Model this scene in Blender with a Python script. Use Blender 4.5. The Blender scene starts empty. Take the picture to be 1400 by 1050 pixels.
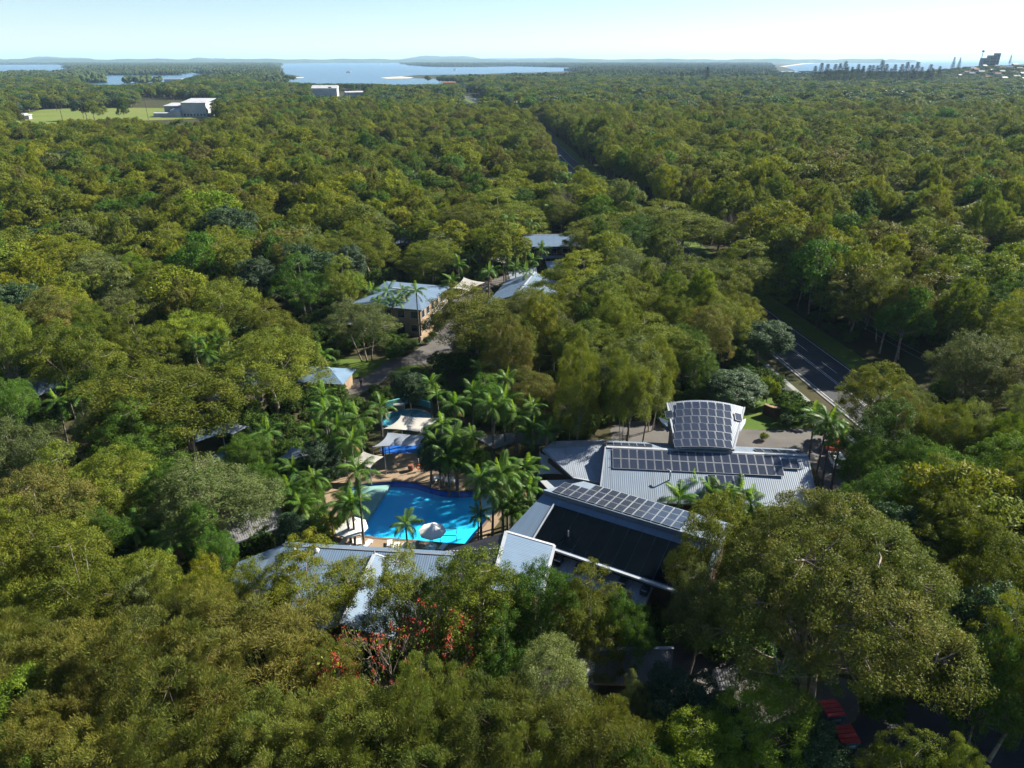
import bpy, bmesh, math, random
import numpy as np
from mathutils import Vector, Matrix, geometry
rnd = random.Random(7)
rng = np.random.default_rng(11)
sc = bpy.context.scene
col = sc.collection
R = math.radians

# ------------------------------------------------------------------ camera, sky, sun, exposure
F, HC, YH = 970.0, 52.0, 81.0                      # focal length in photo pixels, camera height, horizon row
PITCH = math.atan((525 - YH) / F)
CP, SP = math.cos(PITCH), math.sin(PITCH)
cd = bpy.data.cameras.new('camera')
cd.sensor_width = 36.0
cd.lens = 36.0 * F / 1400.0
cd.clip_start = 1.0
cd.clip_end = 90000.0
cam = bpy.data.objects.new('camera', cd)
col.objects.link(cam)
cam.location = (0, 0, HC)
cam.rotation_euler = (math.pi / 2 - PITCH, 0, 0)
sc.camera = cam

SUN_AZ, SUN_EL = R(27), R(34)                      # azimuth from +X towards +Y
sund = Vector((math.cos(SUN_AZ) * math.cos(SUN_EL), math.sin(SUN_AZ) * math.cos(SUN_EL), math.sin(SUN_EL)))
world = bpy.data.worlds.new('World')
sc.world = world
world.use_nodes = True
wn = world.node_tree
bg = wn.nodes['Background']
sky = wn.nodes.new('ShaderNodeTexSky')
sky.sky_type = 'NISHITA'
sky.sun_disc = False
sky.sun_elevation = SUN_EL
sky.sun_rotation = math.pi / 2 - SUN_AZ
sky.altitude = 50
sky.air_density = 0.9
sky.dust_density = 0.05
sky.ozone_density = 3.6
wn.links.new(sky.outputs[0], bg.inputs[0])
bg.inputs[1].default_value = 0.050
sl = bpy.data.lights.new('sun', 'SUN')
sl.energy = 5.0
sl.angle = R(0.55)
sl.color = (1.0, 0.94, 0.82)
so = bpy.data.objects.new('sun', sl)
col.objects.link(so)
so.rotation_euler = (-sund).to_track_quat('-Z', 'Y').to_euler()

sc.view_settings.view_transform = 'Standard'
sc.view_settings.look = 'None'
sc.view_settings.gamma = 1.0
sc.view_settings.use_curve_mapping = False
sc.view_settings.exposure = 1.62
cy = sc.cycles
cy.max_bounces = 7
cy.diffuse_bounces = 2
cy.glossy_bounces = 2
cy.transmission_bounces = 4
cy.transparent_max_bounces = 8
cy.volume_bounces = 1
cy.use_adaptive_sampling = True
cy.adaptive_threshold = 0.015
cy.caustics_reflective = False
cy.caustics_refractive = False
HAZE = 4.6e-5

# ------------------------------------------------------------------ photo pixel <-> place
def at(px, py, z=0.0):
    u, v = (px - 700) / F, (525 - py) / F
    d = (u, CP + v * SP, -SP + v * CP)
    t = (z - HC) / d[2]
    return Vector((d[0] * t, d[1] * t, z))
def proj(x, y, z):
    dz = z - HC
    f = y * CP - dz * SP
    return 700 + F * x / f, 525 - F * (y * SP + dz * CP) / f, F / f
def in_poly(px, py, poly):
    px, py = np.asarray(px, float), np.asarray(py, float)
    r = np.zeros(px.shape, bool)
    n = len(poly)
    for i in range(n):
        x1, y1 = poly[i][:2]
        x2, y2 = poly[(i + 1) % n][:2]
        if y1 == y2:
            continue
        c = ((y1 > py) != (y2 > py)) & (px < (x2 - x1) * (py - y1) / (y2 - y1) + x1)
        r ^= c
    return r

# ------------------------------------------------------------------ materials
def new_mat(name):
    m = bpy.data.materials.new(name)
    m.use_nodes = True
    nt = m.node_tree
    return m, nt, nt.nodes['Principled BSDF'], nt.nodes['Material Output']
def N(nt, t, **kw):
    n = nt.nodes.new(t)
    for k, v in kw.items():
        setattr(n, k, v)
    return n
def mixc(nt, fac, a, b, mode='MIX'):
    n = nt.nodes.new('ShaderNodeMix')
    n.data_type = 'RGBA'
    n.blend_type = mode
    for s, v in ((0, fac), (6, a), (7, b)):
        if hasattr(v, 'links'):
            nt.links.new(v, n.inputs[s])
        elif s == 0:
            n.inputs[0].default_value = v
        else:
            n.inputs[s].default_value = (*v, 1)
    return n.outputs[2]
def math_n(nt, op, a, b=None):
    n = nt.nodes.new('ShaderNodeMath')
    n.operation = op
    for i, v in enumerate((a, b)):
        if v is None:
            continue
        if hasattr(v, 'links'):
            nt.links.new(v, n.inputs[i])
        else:
            n.inputs[i].default_value = v
    return n.outputs[0]
def ramp(nt, fac, lo, hi):
    n = nt.nodes.new('ShaderNodeMapRange')
    nt.links.new(fac, n.inputs[0])
    n.inputs[1].default_value = lo
    n.inputs[2].default_value = hi
    return n.outputs[0]
def noise(nt, scale, detail=4, coord='Object', rough=0.55):
    tc = nt.nodes.new('ShaderNodeTexCoord')
    n = nt.nodes.new('ShaderNodeTexNoise')
    n.inputs['Scale'].default_value = scale
    n.inputs['Detail'].default_value = detail
    n.inputs['Roughness'].default_value = rough
    if coord == 'World':
        g = nt.nodes.new('ShaderNodeNewGeometry')
        nt.links.new(g.outputs['Position'], n.inputs['Vector'])
    else:
        nt.links.new(tc.outputs[coord], n.inputs['Vector'])
    return n.outputs[0]
def plain(name, c, rough=0.6, spec=0.4, var=0.18, scale=0.6, metal=0.0, c2=None, fine=9.0):
    """a surface with blotches and a fine grain"""
    m, nt, p, o = new_mat(name)
    a = noise(nt, scale, 5, 'World')
    b = noise(nt, fine, 3, 'World')
    d = c2 or tuple(x * (1 - var * 2.2) for x in c)
    k = mixc(nt, ramp(nt, a, 0.35, 0.7), c, d)
    k = mixc(nt, math_n(nt, 'MULTIPLY', ramp(nt, b, 0.4, 0.75), var), k, tuple(x * 0.45 for x in c))
    nt.links.new(k, p.inputs['Base Color'])
    p.inputs['Roughness'].default_value = rough
    p.inputs['Specular IOR Level'].default_value = spec
    p.inputs['Metallic'].default_value = metal
    return m
def metal_roof(name, c, c2, pitch=0.25, rough=0.5):
    """ribbed sheet metal, ribs along the UV's v, faint joints of the sheets, dust and leaf stains"""
    m, nt, p, o = new_mat(name)
    uv = N(nt, 'ShaderNodeTexCoord').outputs['UV']
    sx = N(nt, 'ShaderNodeSeparateXYZ')
    nt.links.new(uv, sx.inputs[0])
    u = sx.outputs[0]
    s = math_n(nt, 'SINE', math_n(nt, 'MULTIPLY', u, 2 * math.pi / pitch))
    saw = math_n(nt, 'FRACT', math_n(nt, 'MULTIPLY', u, 1 / 0.76))
    sheet = math_n(nt, 'FLOOR', math_n(nt, 'MULTIPLY', u, 1 / 0.76))
    wn_ = N(nt, 'ShaderNodeTexWhiteNoise', noise_dimensions='1D')
    nt.links.new(sheet, wn_.inputs['W'])
    a = noise(nt, 0.45, 5, 'World')
    b = noise(nt, 3.0, 4, 'World')
    k = mixc(nt, ramp(nt, a, 0.35, 0.72), c, c2)
    k = mixc(nt, math_n(nt, 'MULTIPLY', wn_.outputs[0], 0.22), k, tuple(x * 0.7 for x in c))
    k = mixc(nt, math_n(nt, 'MULTIPLY', ramp(nt, b, 0.58, 0.78), 0.35), k, (0.17, 0.13, 0.09))
    k = mixc(nt, math_n(nt, 'MULTIPLY', math_n(nt, 'LESS_THAN', saw, 0.06), 0.35), k, tuple(x * 0.5 for x in c))
    k = mixc(nt, math_n(nt, 'MULTIPLY', math_n(nt, 'LESS_THAN', s, -0.55), 0.22), k, tuple(x * 0.5 for x in c))
    mp_ = N(nt, 'ShaderNodeMapping')
    mp_.inputs['Scale'].default_value = (2.2, 0.16, 1)
    nt.links.new(uv, mp_.inputs[0])
    st_ = N(nt, 'ShaderNodeTexNoise')
    st_.inputs['Scale'].default_value = 1.0
    st_.inputs['Detail'].default_value = 6
    nt.links.new(mp_.outputs[0], st_.inputs['Vector'])
    k = mixc(nt, math_n(nt, 'MULTIPLY', ramp(nt, st_.outputs[0], 0.5, 0.72), 0.4), k, (0.11, 0.10, 0.09))
    nt.links.new(k, p.inputs['Base Color'])
    p.inputs['Roughness'].default_value = rough
    p.inputs['Metallic'].default_value = 0.0
    p.inputs['Specular IOR Level'].default_value = 0.3
    bp = N(nt, 'ShaderNodeBump')
    bp.inputs['Strength'].default_value = 0.3
    bp.inputs['Distance'].default_value = 0.03
    nt.links.new(s, bp.inputs['Height'])
    nt.links.new(bp.outputs[0], p.inputs['Normal'])
    return m
def leaf_mat(name, a, b, hue=0.022, val=0.26, trans=0.30, rough=0.6, spec=0.12):
    """leaves: two tones by clump, one offset for each tree"""
    m, nt, p, o = new_mat(name)
    at_ = N(nt, 'ShaderNodeAttribute', attribute_name='tint')
    oi = N(nt, 'ShaderNodeObjectInfo')
    k = mixc(nt, at_.outputs['Fac'], a, b)
    loc = N(nt, 'ShaderNodeTexNoise')
    loc.inputs['Scale'].default_value = 0.012
    loc.inputs['Detail'].default_value = 3
    nt.links.new(oi.outputs['Location'], loc.inputs['Vector'])
    k = mixc(nt, math_n(nt, 'MULTIPLY', ramp(nt, loc.outputs[0], 0.42, 0.68), 0.22), k, (a[0] * 1.25, a[1] * 0.92, a[2] * 0.9))
    hs = N(nt, 'ShaderNodeHueSaturation')
    hs.inputs['Saturation'].default_value = 1.0
    r1 = math_n(nt, 'FRACT', math_n(nt, 'MULTIPLY', oi.outputs['Random'], 7.13))
    nt.links.new(math_n(nt, 'ADD', math_n(nt, 'MULTIPLY', oi.outputs['Random'], hue), 0.5 - hue * 0.55), hs.inputs['Hue'])
    nt.links.new(math_n(nt, 'ADD', math_n(nt, 'MULTIPLY', r1, val * 2), 1 - val), hs.inputs['Value'])
    nt.links.new(k, hs.inputs['Color'])
    k = hs.outputs[0]
    nt.links.new(k, p.inputs['Base Color'])
    p.inputs['Roughness'].default_value = rough
    p.inputs['Specular IOR Level'].default_value = spec
    t = N(nt, 'ShaderNodeBsdfTranslucent')
    nt.links.new(mixc(nt, 1.0, k, (1.25, 1.3, 0.55), 'MULTIPLY'), t.inputs[0])
    ms = N(nt, 'ShaderNodeMixShader')
    ms.inputs[0].default_value = trans
    nt.links.new(p.outputs[0], ms.inputs[1])
    nt.links.new(t.outputs[0], ms.inputs[2])
    nt.links.new(ms.outputs[0], o.inputs[0])
    return m

M = {}
M['olive'] = leaf_mat('olive leaves', (0.078, 0.110, 0.013), (0.165, 0.182, 0.020))
M['yellow'] = leaf_mat('yellow green leaves', (0.105, 0.140, 0.011), (0.215, 0.215, 0.016))
M['green'] = leaf_mat('fresh green leaves', (0.046, 0.100, 0.012), (0.085, 0.150, 0.018))
M['lime'] = leaf_mat('lime leaves', (0.085, 0.140, 0.012), (0.160, 0.205, 0.018))
M['dark'] = leaf_mat('dark evergreen leaves', (0.022, 0.058, 0.018), (0.040, 0.085, 0.024), spec=0.5)
M['grey'] = leaf_mat('grey green leaves', (0.085, 0.112, 0.036), (0.140, 0.165, 0.052))
M['brown'] = leaf_mat('russet tipped leaves', (0.082, 0.104, 0.020), (0.150, 0.120, 0.032))
M['russet'] = leaf_mat('big tree leaves', (0.080, 0.112, 0.018), (0.150, 0.140, 0.030), hue=0.0, val=0.0)
M['needle'] = leaf_mat('she oak needles', (0.094, 0.112, 0.021), (0.180, 0.166, 0.032), val=0.22, trans=0.3)
M['needle_green'] = leaf_mat('green she oak needles', (0.080, 0.110, 0.020), (0.145, 0.152, 0.028), val=0.22, trans=0.3)
M['palm'] = leaf_mat('palm leaflets', (0.042, 0.110, 0.014), (0.090, 0.165, 0.020), spec=0.22, rough=0.5, trans=0.36)
M['dead'] = leaf_mat('dead palm frond', (0.15, 0.095, 0.04), (0.20, 0.14, 0.06), trans=0.1)
M['palm_young'] = leaf_mat('young palm leaflets', (0.11, 0.21, 0.02), (0.18, 0.26, 0.03), spec=0.2, rough=0.5, trans=0.45)
M['pine'] = leaf_mat('island pine needles', (0.018, 0.036, 0.020), (0.030, 0.052, 0.026), trans=0.1)
M['far'] = leaf_mat('distant canopy', (0.030, 0.050, 0.018), (0.058, 0.075, 0.026), trans=0.1, spec=0.0, rough=1.0)
M['bush'] = leaf_mat('undergrowth leaves', (0.035, 0.075, 0.014), (0.070, 0.115, 0.020))
M['bark_grey'] = plain('grey coral tree bark', (0.30, 0.245, 0.19), 0.85, 0.1, 0.3, 2.0)
M['petal'] = plain('coral red petals', (0.42, 0.055, 0.028), 0.6, 0.2, 0.3, 6.0)
M['bark'] = plain('pale bark', (0.30, 0.25, 0.20), 0.85, 0.1, 0.3, 2.0)
M['bark_dark'] = plain('brown bark', (0.12, 0.09, 0.065), 0.9, 0.1, 0.3, 2.0)
M['palm_bark'] = plain('ringed palm bark', (0.17, 0.15, 0.125), 0.85, 0.1, 0.3, 2.5)
M['litter'] = plain('forest floor', (0.060, 0.052, 0.028), 0.95, 0.05, 0.3, 0.08, c2=(0.030, 0.042, 0.016), fine=2.0)
M['grass'] = plain('mown grass', (0.060, 0.110, 0.016), 0.9, 0.1, 0.3, 0.25, c2=(0.095, 0.120, 0.026), fine=5.0)
M['field'] = plain('sports field grass', (0.105, 0.150, 0.028), 0.9, 0.1, 0.2, 0.02, c2=(0.150, 0.160, 0.044), fine=0.3)
M['asphalt'] = plain('asphalt', (0.034, 0.037, 0.042), 0.85, 0.2, 0.3, 0.25, c2=(0.052, 0.053, 0.056), fine=6.0)
M['paving'] = plain('worn grey paving', (0.115, 0.106, 0.098), 0.85, 0.2, 0.25, 0.3, c2=(0.080, 0.074, 0.070), fine=5.0)
M['concrete'] = plain('pale concrete', (0.26, 0.26, 0.255), 0.8, 0.2, 0.2, 0.5)
M['paint'] = plain('road paint', (0.62, 0.62, 0.60), 0.7, 0.2, 0.3, 1.5)
M['deck'] = plain('sandstone pool deck', (0.27, 0.195, 0.125), 0.8, 0.2, 0.15, 0.4, c2=(0.21, 0.155, 0.105), fine=4.0)
M['coping'] = plain('dark coping', (0.16, 0.11, 0.075), 0.7, 0.3, 0.2, 1.0)
M['basin'] = plain('blue pool paint', (0.025, 0.52, 0.84), 0.7, 0.2, 0.05, 0.35, c2=(0.02, 0.46, 0.82))
M['basin_line'] = plain('dark blue pool edge', (0.008, 0.10, 0.42), 0.7, 0.2, 0.1, 0.5)
M['sandfloor'] = plain('sandy pool floor', (0.34, 0.42, 0.36), 0.8, 0.2, 0.1, 0.5)
M['teal'] = plain('teal pool wall', (0.10, 0.36, 0.42), 0.6, 0.3, 0.12, 0.6)
M['roof'] = metal_roof('blue grey metal roof', (0.115, 0.175, 0.25), (0.095, 0.145, 0.21))
M['roof_pale'] = metal_roof('pale zinc roof', (0.235, 0.265, 0.31), (0.19, 0.22, 0.265))
M['roof_main'] = metal_roof('silver blue roof', (0.175, 0.22, 0.275), (0.145, 0.19, 0.25))
M['roof_shaded'] = metal_roof('shade toned ribbed roof', (0.035, 0.037, 0.043), (0.05, 0.048, 0.05))  # shade on the gable block's left plane, put into the roof colour
M['roof_old'] = metal_roof('weathered grey roof', (0.16, 0.165, 0.17), (0.115, 0.11, 0.105))
M['fascia'] = plain('white painted trim', (0.34, 0.36, 0.39), 0.55, 0.4, 0.12, 0.8)
M['fascia_dark'] = plain('grey painted trim', (0.16, 0.18, 0.21), 0.55, 0.4, 0.12, 0.8)
M['wall'] = plain('tan rendered wall', (0.30, 0.215, 0.14), 0.85, 0.2, 0.15, 0.4)
M['wall_brown'] = plain('brown timber wall', (0.085, 0.055, 0.038), 0.8, 0.2, 0.25, 0.6)
M['wall_cream'] = plain('cream wall', (0.55, 0.50, 0.42), 0.8, 0.2, 0.15, 0.3)
M['wall_white'] = plain('white wall', (0.40, 0.41, 0.42), 0.7, 0.3, 0.12, 0.2)
M['wall_grey'] = plain('grey concrete wall', (0.26, 0.26, 0.27), 0.8, 0.2, 0.15, 0.1)
M['sail'] = plain('cream shade cloth', (0.40, 0.38, 0.345), 0.85, 0.1, 0.1, 0.6)
M['sail_grey'] = plain('grey shade cloth', (0.22, 0.25, 0.30), 0.85, 0.1, 0.1, 0.6)
M['sail_blue'] = plain('slate blue shade cloth', (0.13, 0.20, 0.28), 0.85, 0.1, 0.1, 0.6)
M['white'] = plain('white resin', (0.68, 0.68, 0.67), 0.5, 0.4, 0.06, 1.0)
M['steel'] = plain('galvanised steel', (0.42, 0.43, 0.44), 0.45, 0.5, 0.12, 1.0, metal=0.6)
M['mat_black'] = plain('black rubber', (0.0015, 0.0030, 0.0052), 1.0, 0.0, 0.15, 0.5, c2=(0.0025, 0.0042, 0.0066))
M['red'] = plain('red plastic lid', (0.42, 0.016, 0.018), 0.5, 0.4, 0.2, 1.2)
M['bin'] = plain('blue green bin body', (0.035, 0.12, 0.16), 0.5, 0.4, 0.2, 1.2)
M['tyre'] = plain('black rubber tyre', (0.015, 0.015, 0.015), 0.8, 0.2, 0.1, 2)
M['timber'] = plain('bare timber', (0.28, 0.19, 0.11), 0.8, 0.2, 0.2, 1.5)
M['sand'] = plain('beach sand', (0.55, 0.46, 0.33), 0.9, 0.1, 0.1, 0.01)
M['hill'] = plain('wooded hillside', (0.060, 0.085, 0.035), 0.95, 0.05, 0.3, 0.006, c2=(0.040, 0.062, 0.026), fine=0.05)
M['tile_red'] = plain('terracotta roof', (0.30, 0.12, 0.07), 0.8, 0.2, 0.2, 0.5)
M['cloth_dark'] = plain('dark clothing', (0.03, 0.03, 0.04), 0.9, 0.1, 0.1, 4)
M['skin'] = plain('skin', (0.45, 0.26, 0.18), 0.6, 0.3, 0.05, 4)
M['orange'] = plain('orange plastic', (0.60, 0.10, 0.02), 0.5, 0.4, 0.1, 2)
M['car_red'] = plain('red car paint', (0.40, 0.04, 0.02), 0.3, 0.5, 0.05, 2)
def glass_mat():
    m, nt, p, o = new_mat('dark window glass')
    p.inputs['Base Color'].default_value = (0.02, 0.028, 0.035, 1)
    p.inputs['Roughness'].default_value = 0.08
    return m
M['glass'] = glass_mat()
def panel_mat():
    m, nt, p, o = new_mat('solar cells')
    uv = N(nt, 'ShaderNodeTexCoord').outputs['UV']
    bk = N(nt, 'ShaderNodeTexBrick')
    bk.offset = 0.0
    bk.inputs['Color1'].default_value = (0.016, 0.022, 0.040, 1)
    bk.inputs['Color2'].default_value = (0.022, 0.030, 0.050, 1)
    bk.inputs['Mortar'].default_value = (0.07, 0.08, 0.10, 1)
    bk.inputs['Scale'].default_value = 6.0
    bk.inputs['Mortar Size'].default_value = 0.02
    bk.inputs['Brick Width'].default_value = 1.0
    bk.inputs['Row Height'].default_value = 1.0
    nt.links.new(uv, bk.inputs['Vector'])
    oi = N(nt, 'ShaderNodeObjectInfo')
    k = mixc(nt, math_n(nt, 'MULTIPLY', oi.outputs['Random'], 0.4), bk.outputs[0], (0.035, 0.04, 0.055))
    nt.links.new(k, p.inputs['Base Color'])
    p.inputs['Roughness'].default_value = 0.22
    p.inputs['Specular IOR Level'].default_value = 0.6
    return m
M['panel'] = panel_mat()
def water_mat(name, c, rough, wave, scale):
    m, nt, p, o = new_mat(name)
    p.inputs['Base Color'].default_value = (*c, 1)
    p.inputs['Roughness'].default_value = rough
    p.inputs['IOR'].default_value = 1.33
    n = noise(nt, scale, 6, 'World', 0.65)
    b = N(nt, 'ShaderNodeBump')
    b.inputs['Strength'].default_value = wave
    b.inputs['Distance'].default_value = 1.0
    nt.links.new(n, b.inputs['Height'])
    nt.links.new(b.outputs[0], p.inputs['Normal'])
    return m
M['bay'] = water_mat('bay water', (0.020, 0.075, 0.13), 0.22, 0.25, 0.03)
M['ocean'] = water_mat('sea water', (0.030, 0.075, 0.11), 0.30, 0.5, 0.02)
def pool_water(name, tint):
    m, nt, p, o = new_mat(name)
    tr = N(nt, 'ShaderNodeBsdfTransparent')
    tr.inputs[0].default_value = (*tint, 1)
    gl = N(nt, 'ShaderNodeBsdfGlossy')
    gl.inputs['Roughness'].default_value = 0.04
    fr = N(nt, 'ShaderNodeFresnel')
    ge = N(nt, 'ShaderNodeNewGeometry')
    nt.links.new(math_n(nt, 'SUBTRACT', 1.33, math_n(nt, 'MULTIPLY', ge.outputs['Backfacing'], 1.33 - 1 / 1.33)), fr.inputs[0])
    n = noise(nt, 1.6, 4, 'World')
    b = N(nt, 'ShaderNodeBump')
    b.inputs['Strength'].default_value = 0.25
    b.inputs['Distance'].default_value = 0.06
    nt.links.new(n, b.inputs['Height'])
    nt.links.new(b.outputs[0], gl.inputs['Normal'])
    nt.links.new(b.outputs[0], fr.inputs['Normal'])
    ms = N(nt, 'ShaderNodeMixShader')
    nt.links.new(fr.outputs[0], ms.inputs[0])
    nt.links.new(tr.outputs[0], ms.inputs[1])
    nt.links.new(gl.outputs[0], ms.inputs[2])
    nt.links.new(ms.outputs[0], o.inputs[0])
    return m
M['pool_water'] = pool_water('clear pool water', (0.80, 0.97, 1.0))

# ------------------------------------------------------------------ building blocks
ORIG = {}
def link(o, parent=None):
    col.objects.link(o)
    if parent is not None:
        o.parent = parent
    return o
def tag(o, label=None, cat=None, group=None, kind=None):
    for k, v in (('label', label), ('category', cat), ('group', group), ('kind', kind)):
        if v:
            o[k] = v
    return o
def thing(name, label, cat, loc=(0, 0, 0), rotz=0.0, group=None):
    o = bpy.data.objects.new(name, None)
    o.empty_display_size = 0.5
    link(o)
    o.location = loc
    o.rotation_euler = (0, 0, rotz)
    tag(o, label, cat, group)
    ORIG[o.name] = Vector(loc)
    return o
def raw_mesh(name, v, f, mat=None, smooth=False, uv=None, tint=None):
    me = bpy.data.meshes.new(name)
    me.from_pydata([tuple(x) for x in v], [], [tuple(x) for x in f])
    for m in (mat if isinstance(mat, (list, tuple)) else [mat]):
        if m is not None:
            me.materials.append(m if not isinstance(m, str) else M[m])
    if uv is not None:
        l = me.uv_layers.new(name='UVMap')
        l.data.foreach_set('uv', np.asarray(uv, np.float32).ravel())
    if smooth:
        me.polygons.foreach_set('use_smooth', [True] * len(me.polygons))
    me.update()
    return me
def mesh_obj(name, v, f, mat, parent=None, smooth=False, uv=None, world=True):
    """world: the vertices are world points and the parent is an unrotated thing (or a part of one)"""
    off = Vector((0, 0, 0))
    if parent is not None and world:
        q = parent
        while q.parent is not None:
            q = q.parent
        off = ORIG.get(q.name, Vector((0, 0, 0)))
    me = raw_mesh(name, [Vector(x) - off for x in v], f, mat, smooth, uv)
    return link(bpy.data.objects.new(name, me), parent)
def box_vf(x0, x1, y0, y1, z0, z1):
    v = [(x0, y0, z0), (x1, y0, z0), (x1, y1, z0), (x0, y1, z0), (x0, y0, z1), (x1, y0, z1), (x1, y1, z1), (x0, y1, z1)]
    f = [(0, 3, 2, 1), (4, 5, 6, 7), (0, 1, 5, 4), (1, 2, 6, 5), (2, 3, 7, 6), (3, 0, 4, 7)]
    return v, f
class MB:
    def __init__(s):
        s.v, s.f = [], []
    def add(s, v, f):
        b = len(s.v)
        s.v += [tuple(x) for x in v]
        s.f += [tuple(i + b for i in q) for q in f]
        return s
    def box(s, x0, x1, y0, y1, z0, z1, rz=0.0, c=(0, 0, 0)):
        v, f = box_vf(x0, x1, y0, y1, z0, z1)
        cs, sn = math.cos(rz), math.sin(rz)
        return s.add([(c[0] + x * cs - y * sn, c[1] + x * sn + y * cs, c[2] + z) for x, y, z in v], f)
    def tube(s, pts, rad, sides=6, cap=True):
        pts = [Vector(p) for p in pts]
        b = len(s.v)
        n = len(pts)
        for i, p in enumerate(pts):
            d = (pts[min(i + 1, n - 1)] - pts[max(i - 1, 0)]).normalized()
            a = d.cross(Vector((0, 0, 1)) if abs(d.z) < 0.9 else Vector((1, 0, 0))).normalized()
            c = d.cross(a)
            r = rad[i] if hasattr(rad, '__len__') else rad
            for k in range(sides):
                t = 2 * math.pi * k / sides
                s.v.append(tuple(p + (a * math.cos(t) + c * math.sin(t)) * r))
        for i in range(n - 1):
            for k in range(sides):
                k2 = (k + 1) % sides
                s.f.append((b + i * sides + k, b + i * sides + k2, b + (i + 1) * sides + k2, b + (i + 1) * sides + k))
        if cap:
            s.f.append(tuple(b + k for k in range(sides))[::-1])
            s.f.append(tuple(b + (n - 1) * sides + k for k in range(sides)))
        return s
    def bar(s, a, b, r=0.04, sides=4):
        return s.tube([a, b], r, sides)
    def build(s, name, mat, parent=None, smooth=False, world=True):
        return mesh_obj(name, s.v, s.f, mat, parent, smooth, world=world)
def slab(name, pts, mat, parent, t=0.14, run=None):
    """a sheet of roof: top outline pts (world, planar), thickness t, UV in metres with v along the fall (or along run)"""
    P = [Vector(p) for p in pts]
    n = Vector((0, 0, 0))
    for i in range(len(P)):
        a, b = P[i], P[(i + 1) % len(P)]
        n += Vector(((a.y - b.y) * (a.z + b.z), (a.z - b.z) * (a.x + b.x), (a.x - b.x) * (a.y + b.y)))
    n.normalize()
    if n.z < 0:
        P.reverse()
        n = -n
    if run is None:
        v = Vector((n.x, n.y, 0))
        v = v.normalized() if v.length > 1e-3 else Vector((0, -1, 0))
    else:
        v = Vector(run).normalized()
    v = (v - n * v.dot(n)).normalized()
    u = n.cross(v)
    k = len(P)
    V = P + [p - Vector((0, 0, t)) for p in P]
    Fc = [tuple(range(k)), tuple(range(2 * k - 1, k - 1, -1))] + [(i, i + k, (i + 1) % k + k, (i + 1) % k) for i in range(k)]
    uv = []
    for q in Fc:
        for i in q:
            uv.append((V[i].dot(u), V[i].dot(v)))
    return mesh_obj(name, V, Fc, mat, parent, uv=uv)
def edge_trim(name, a, b, mat, parent, w=0.16, h=0.22, up=0.05):
    a, b = Vector(a), Vector(b)
    d = (b - a).normalized()
    s = d.cross(Vector((0, 0, 1))).normalized() * w / 2
    z0, z1 = Vector((0, 0, up - h)), Vector((0, 0, up))
    v = [a - s + z0, b - s + z0, b + s + z0, a + s + z0, a - s + z1, b - s + z1, b + s + z1, a + s + z1]
    return mesh_obj(name, v, box_vf(0, 1, 0, 1, 0, 1)[1], mat, parent)
def wall_poly(name, xy, z0, z1, mat, parent):
    """walls round the outline xy; z1 may be a list, one height for each corner"""
    k = len(xy)
    zt = z1 if hasattr(z1, '__len__') else [z1] * k
    V = [(x, y, z0) for x, y in xy] + [(x, y, z) for (x, y), z in zip(xy, zt)]
    Fc = [(i, (i + 1) % k, (i + 1) % k + k, i + k) for i in range(k)] + [tuple(range(k, 2 * k))]
    return mesh_obj(name, V, Fc, mat, parent)
def window(parent, a, b, z0, z1, out, frame='fascia'):
    """a pane with a frame round it on the wall line a-b; out: unit normal away from the wall"""
    a, b, o = Vector((a[0], a[1], 0)), Vector((b[0], b[1], 0)), Vector((out[0], out[1], 0)).normalized()
    d = (b - a).normalized()
    def q(p0, p1, lo, hi, d0, d1):
        v = []
        for z in (lo, hi):
            for p, dd in ((p0, d0), (p1, d0), (p1, d1), (p0, d1)):
                v.append(p + o * dd + Vector((0, 0, z)))
        return v, box_vf(0, 1, 0, 1, 0, 1)[1]
    w = mesh_obj('window', *q(a, b, z0, z1, 0.01, 0.03), 'glass', parent)
    fr = MB()
    t = 0.09
    fr.add(*q(a - d * t, a, z0 - t, z1 + t, 0.0, 0.07)).add(*q(b, b + d * t, z0 - t, z1 + t, 0.0, 0.07))
    fr.add(*q(a, b, z1, z1 + t, 0.0, 0.07)).add(*q(a, b, z0 - t, z0, 0.0, 0.07))
    fr.build('frame', frame, w)
    return w
def cdt_sheet(outer, holes=(), inner=(), z=0.0):
    """a flat triangulated sheet with holes; inner: further loops kept as edges"""
    V, E = [], []
    for loop in [outer, *holes, *inner]:
        b = len(V)
        V += [Vector((p[0], p[1])) for p in loop]
        E += [(b + i, b + (i + 1) % len(loop)) for i in range(len(loop))]
    r = geometry.delaunay_2d_cdt(V, E, [], 0, 1e-5)
    v2, f2 = r[0], r[2]
    out = []
    for f in f2:
        c = sum((v2[i] for i in f), Vector((0, 0))) / len(f)
        if not in_poly(c.x, c.y, outer) or any(in_poly(c.x, c.y, h) for h in holes):
            continue
        out.append(tuple(f))
    vv = [(p.x, p.y, z) for p in v2]
    o2 = []
    for f in out:
        a, b, c = (Vector(vv[i]) for i in f[:3])
        o2.append(f if (b - a).cross(c - a).z > 0 else f[::-1])
    return vv, o2
def smooth_loop(pts, n=6):
    P = [Vector(p[:2]) for p in pts]
    out = []
    k = len(P)
    for i in range(k):
        p0, p1, p2, p3 = P[i - 1], P[i], P[(i + 1) % k], P[(i + 2) % k]
        for j in range(n):
            t = j / n
            out.append(0.5 * ((2 * p1) + (-p0 + p2) * t + (2 * p0 - 5 * p1 + 4 * p2 - p3) * t * t + (-p0 + 3 * p1 - 3 * p2 + p3) * t ** 3))
    return [(p.x, p.y) for p in out]
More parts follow.
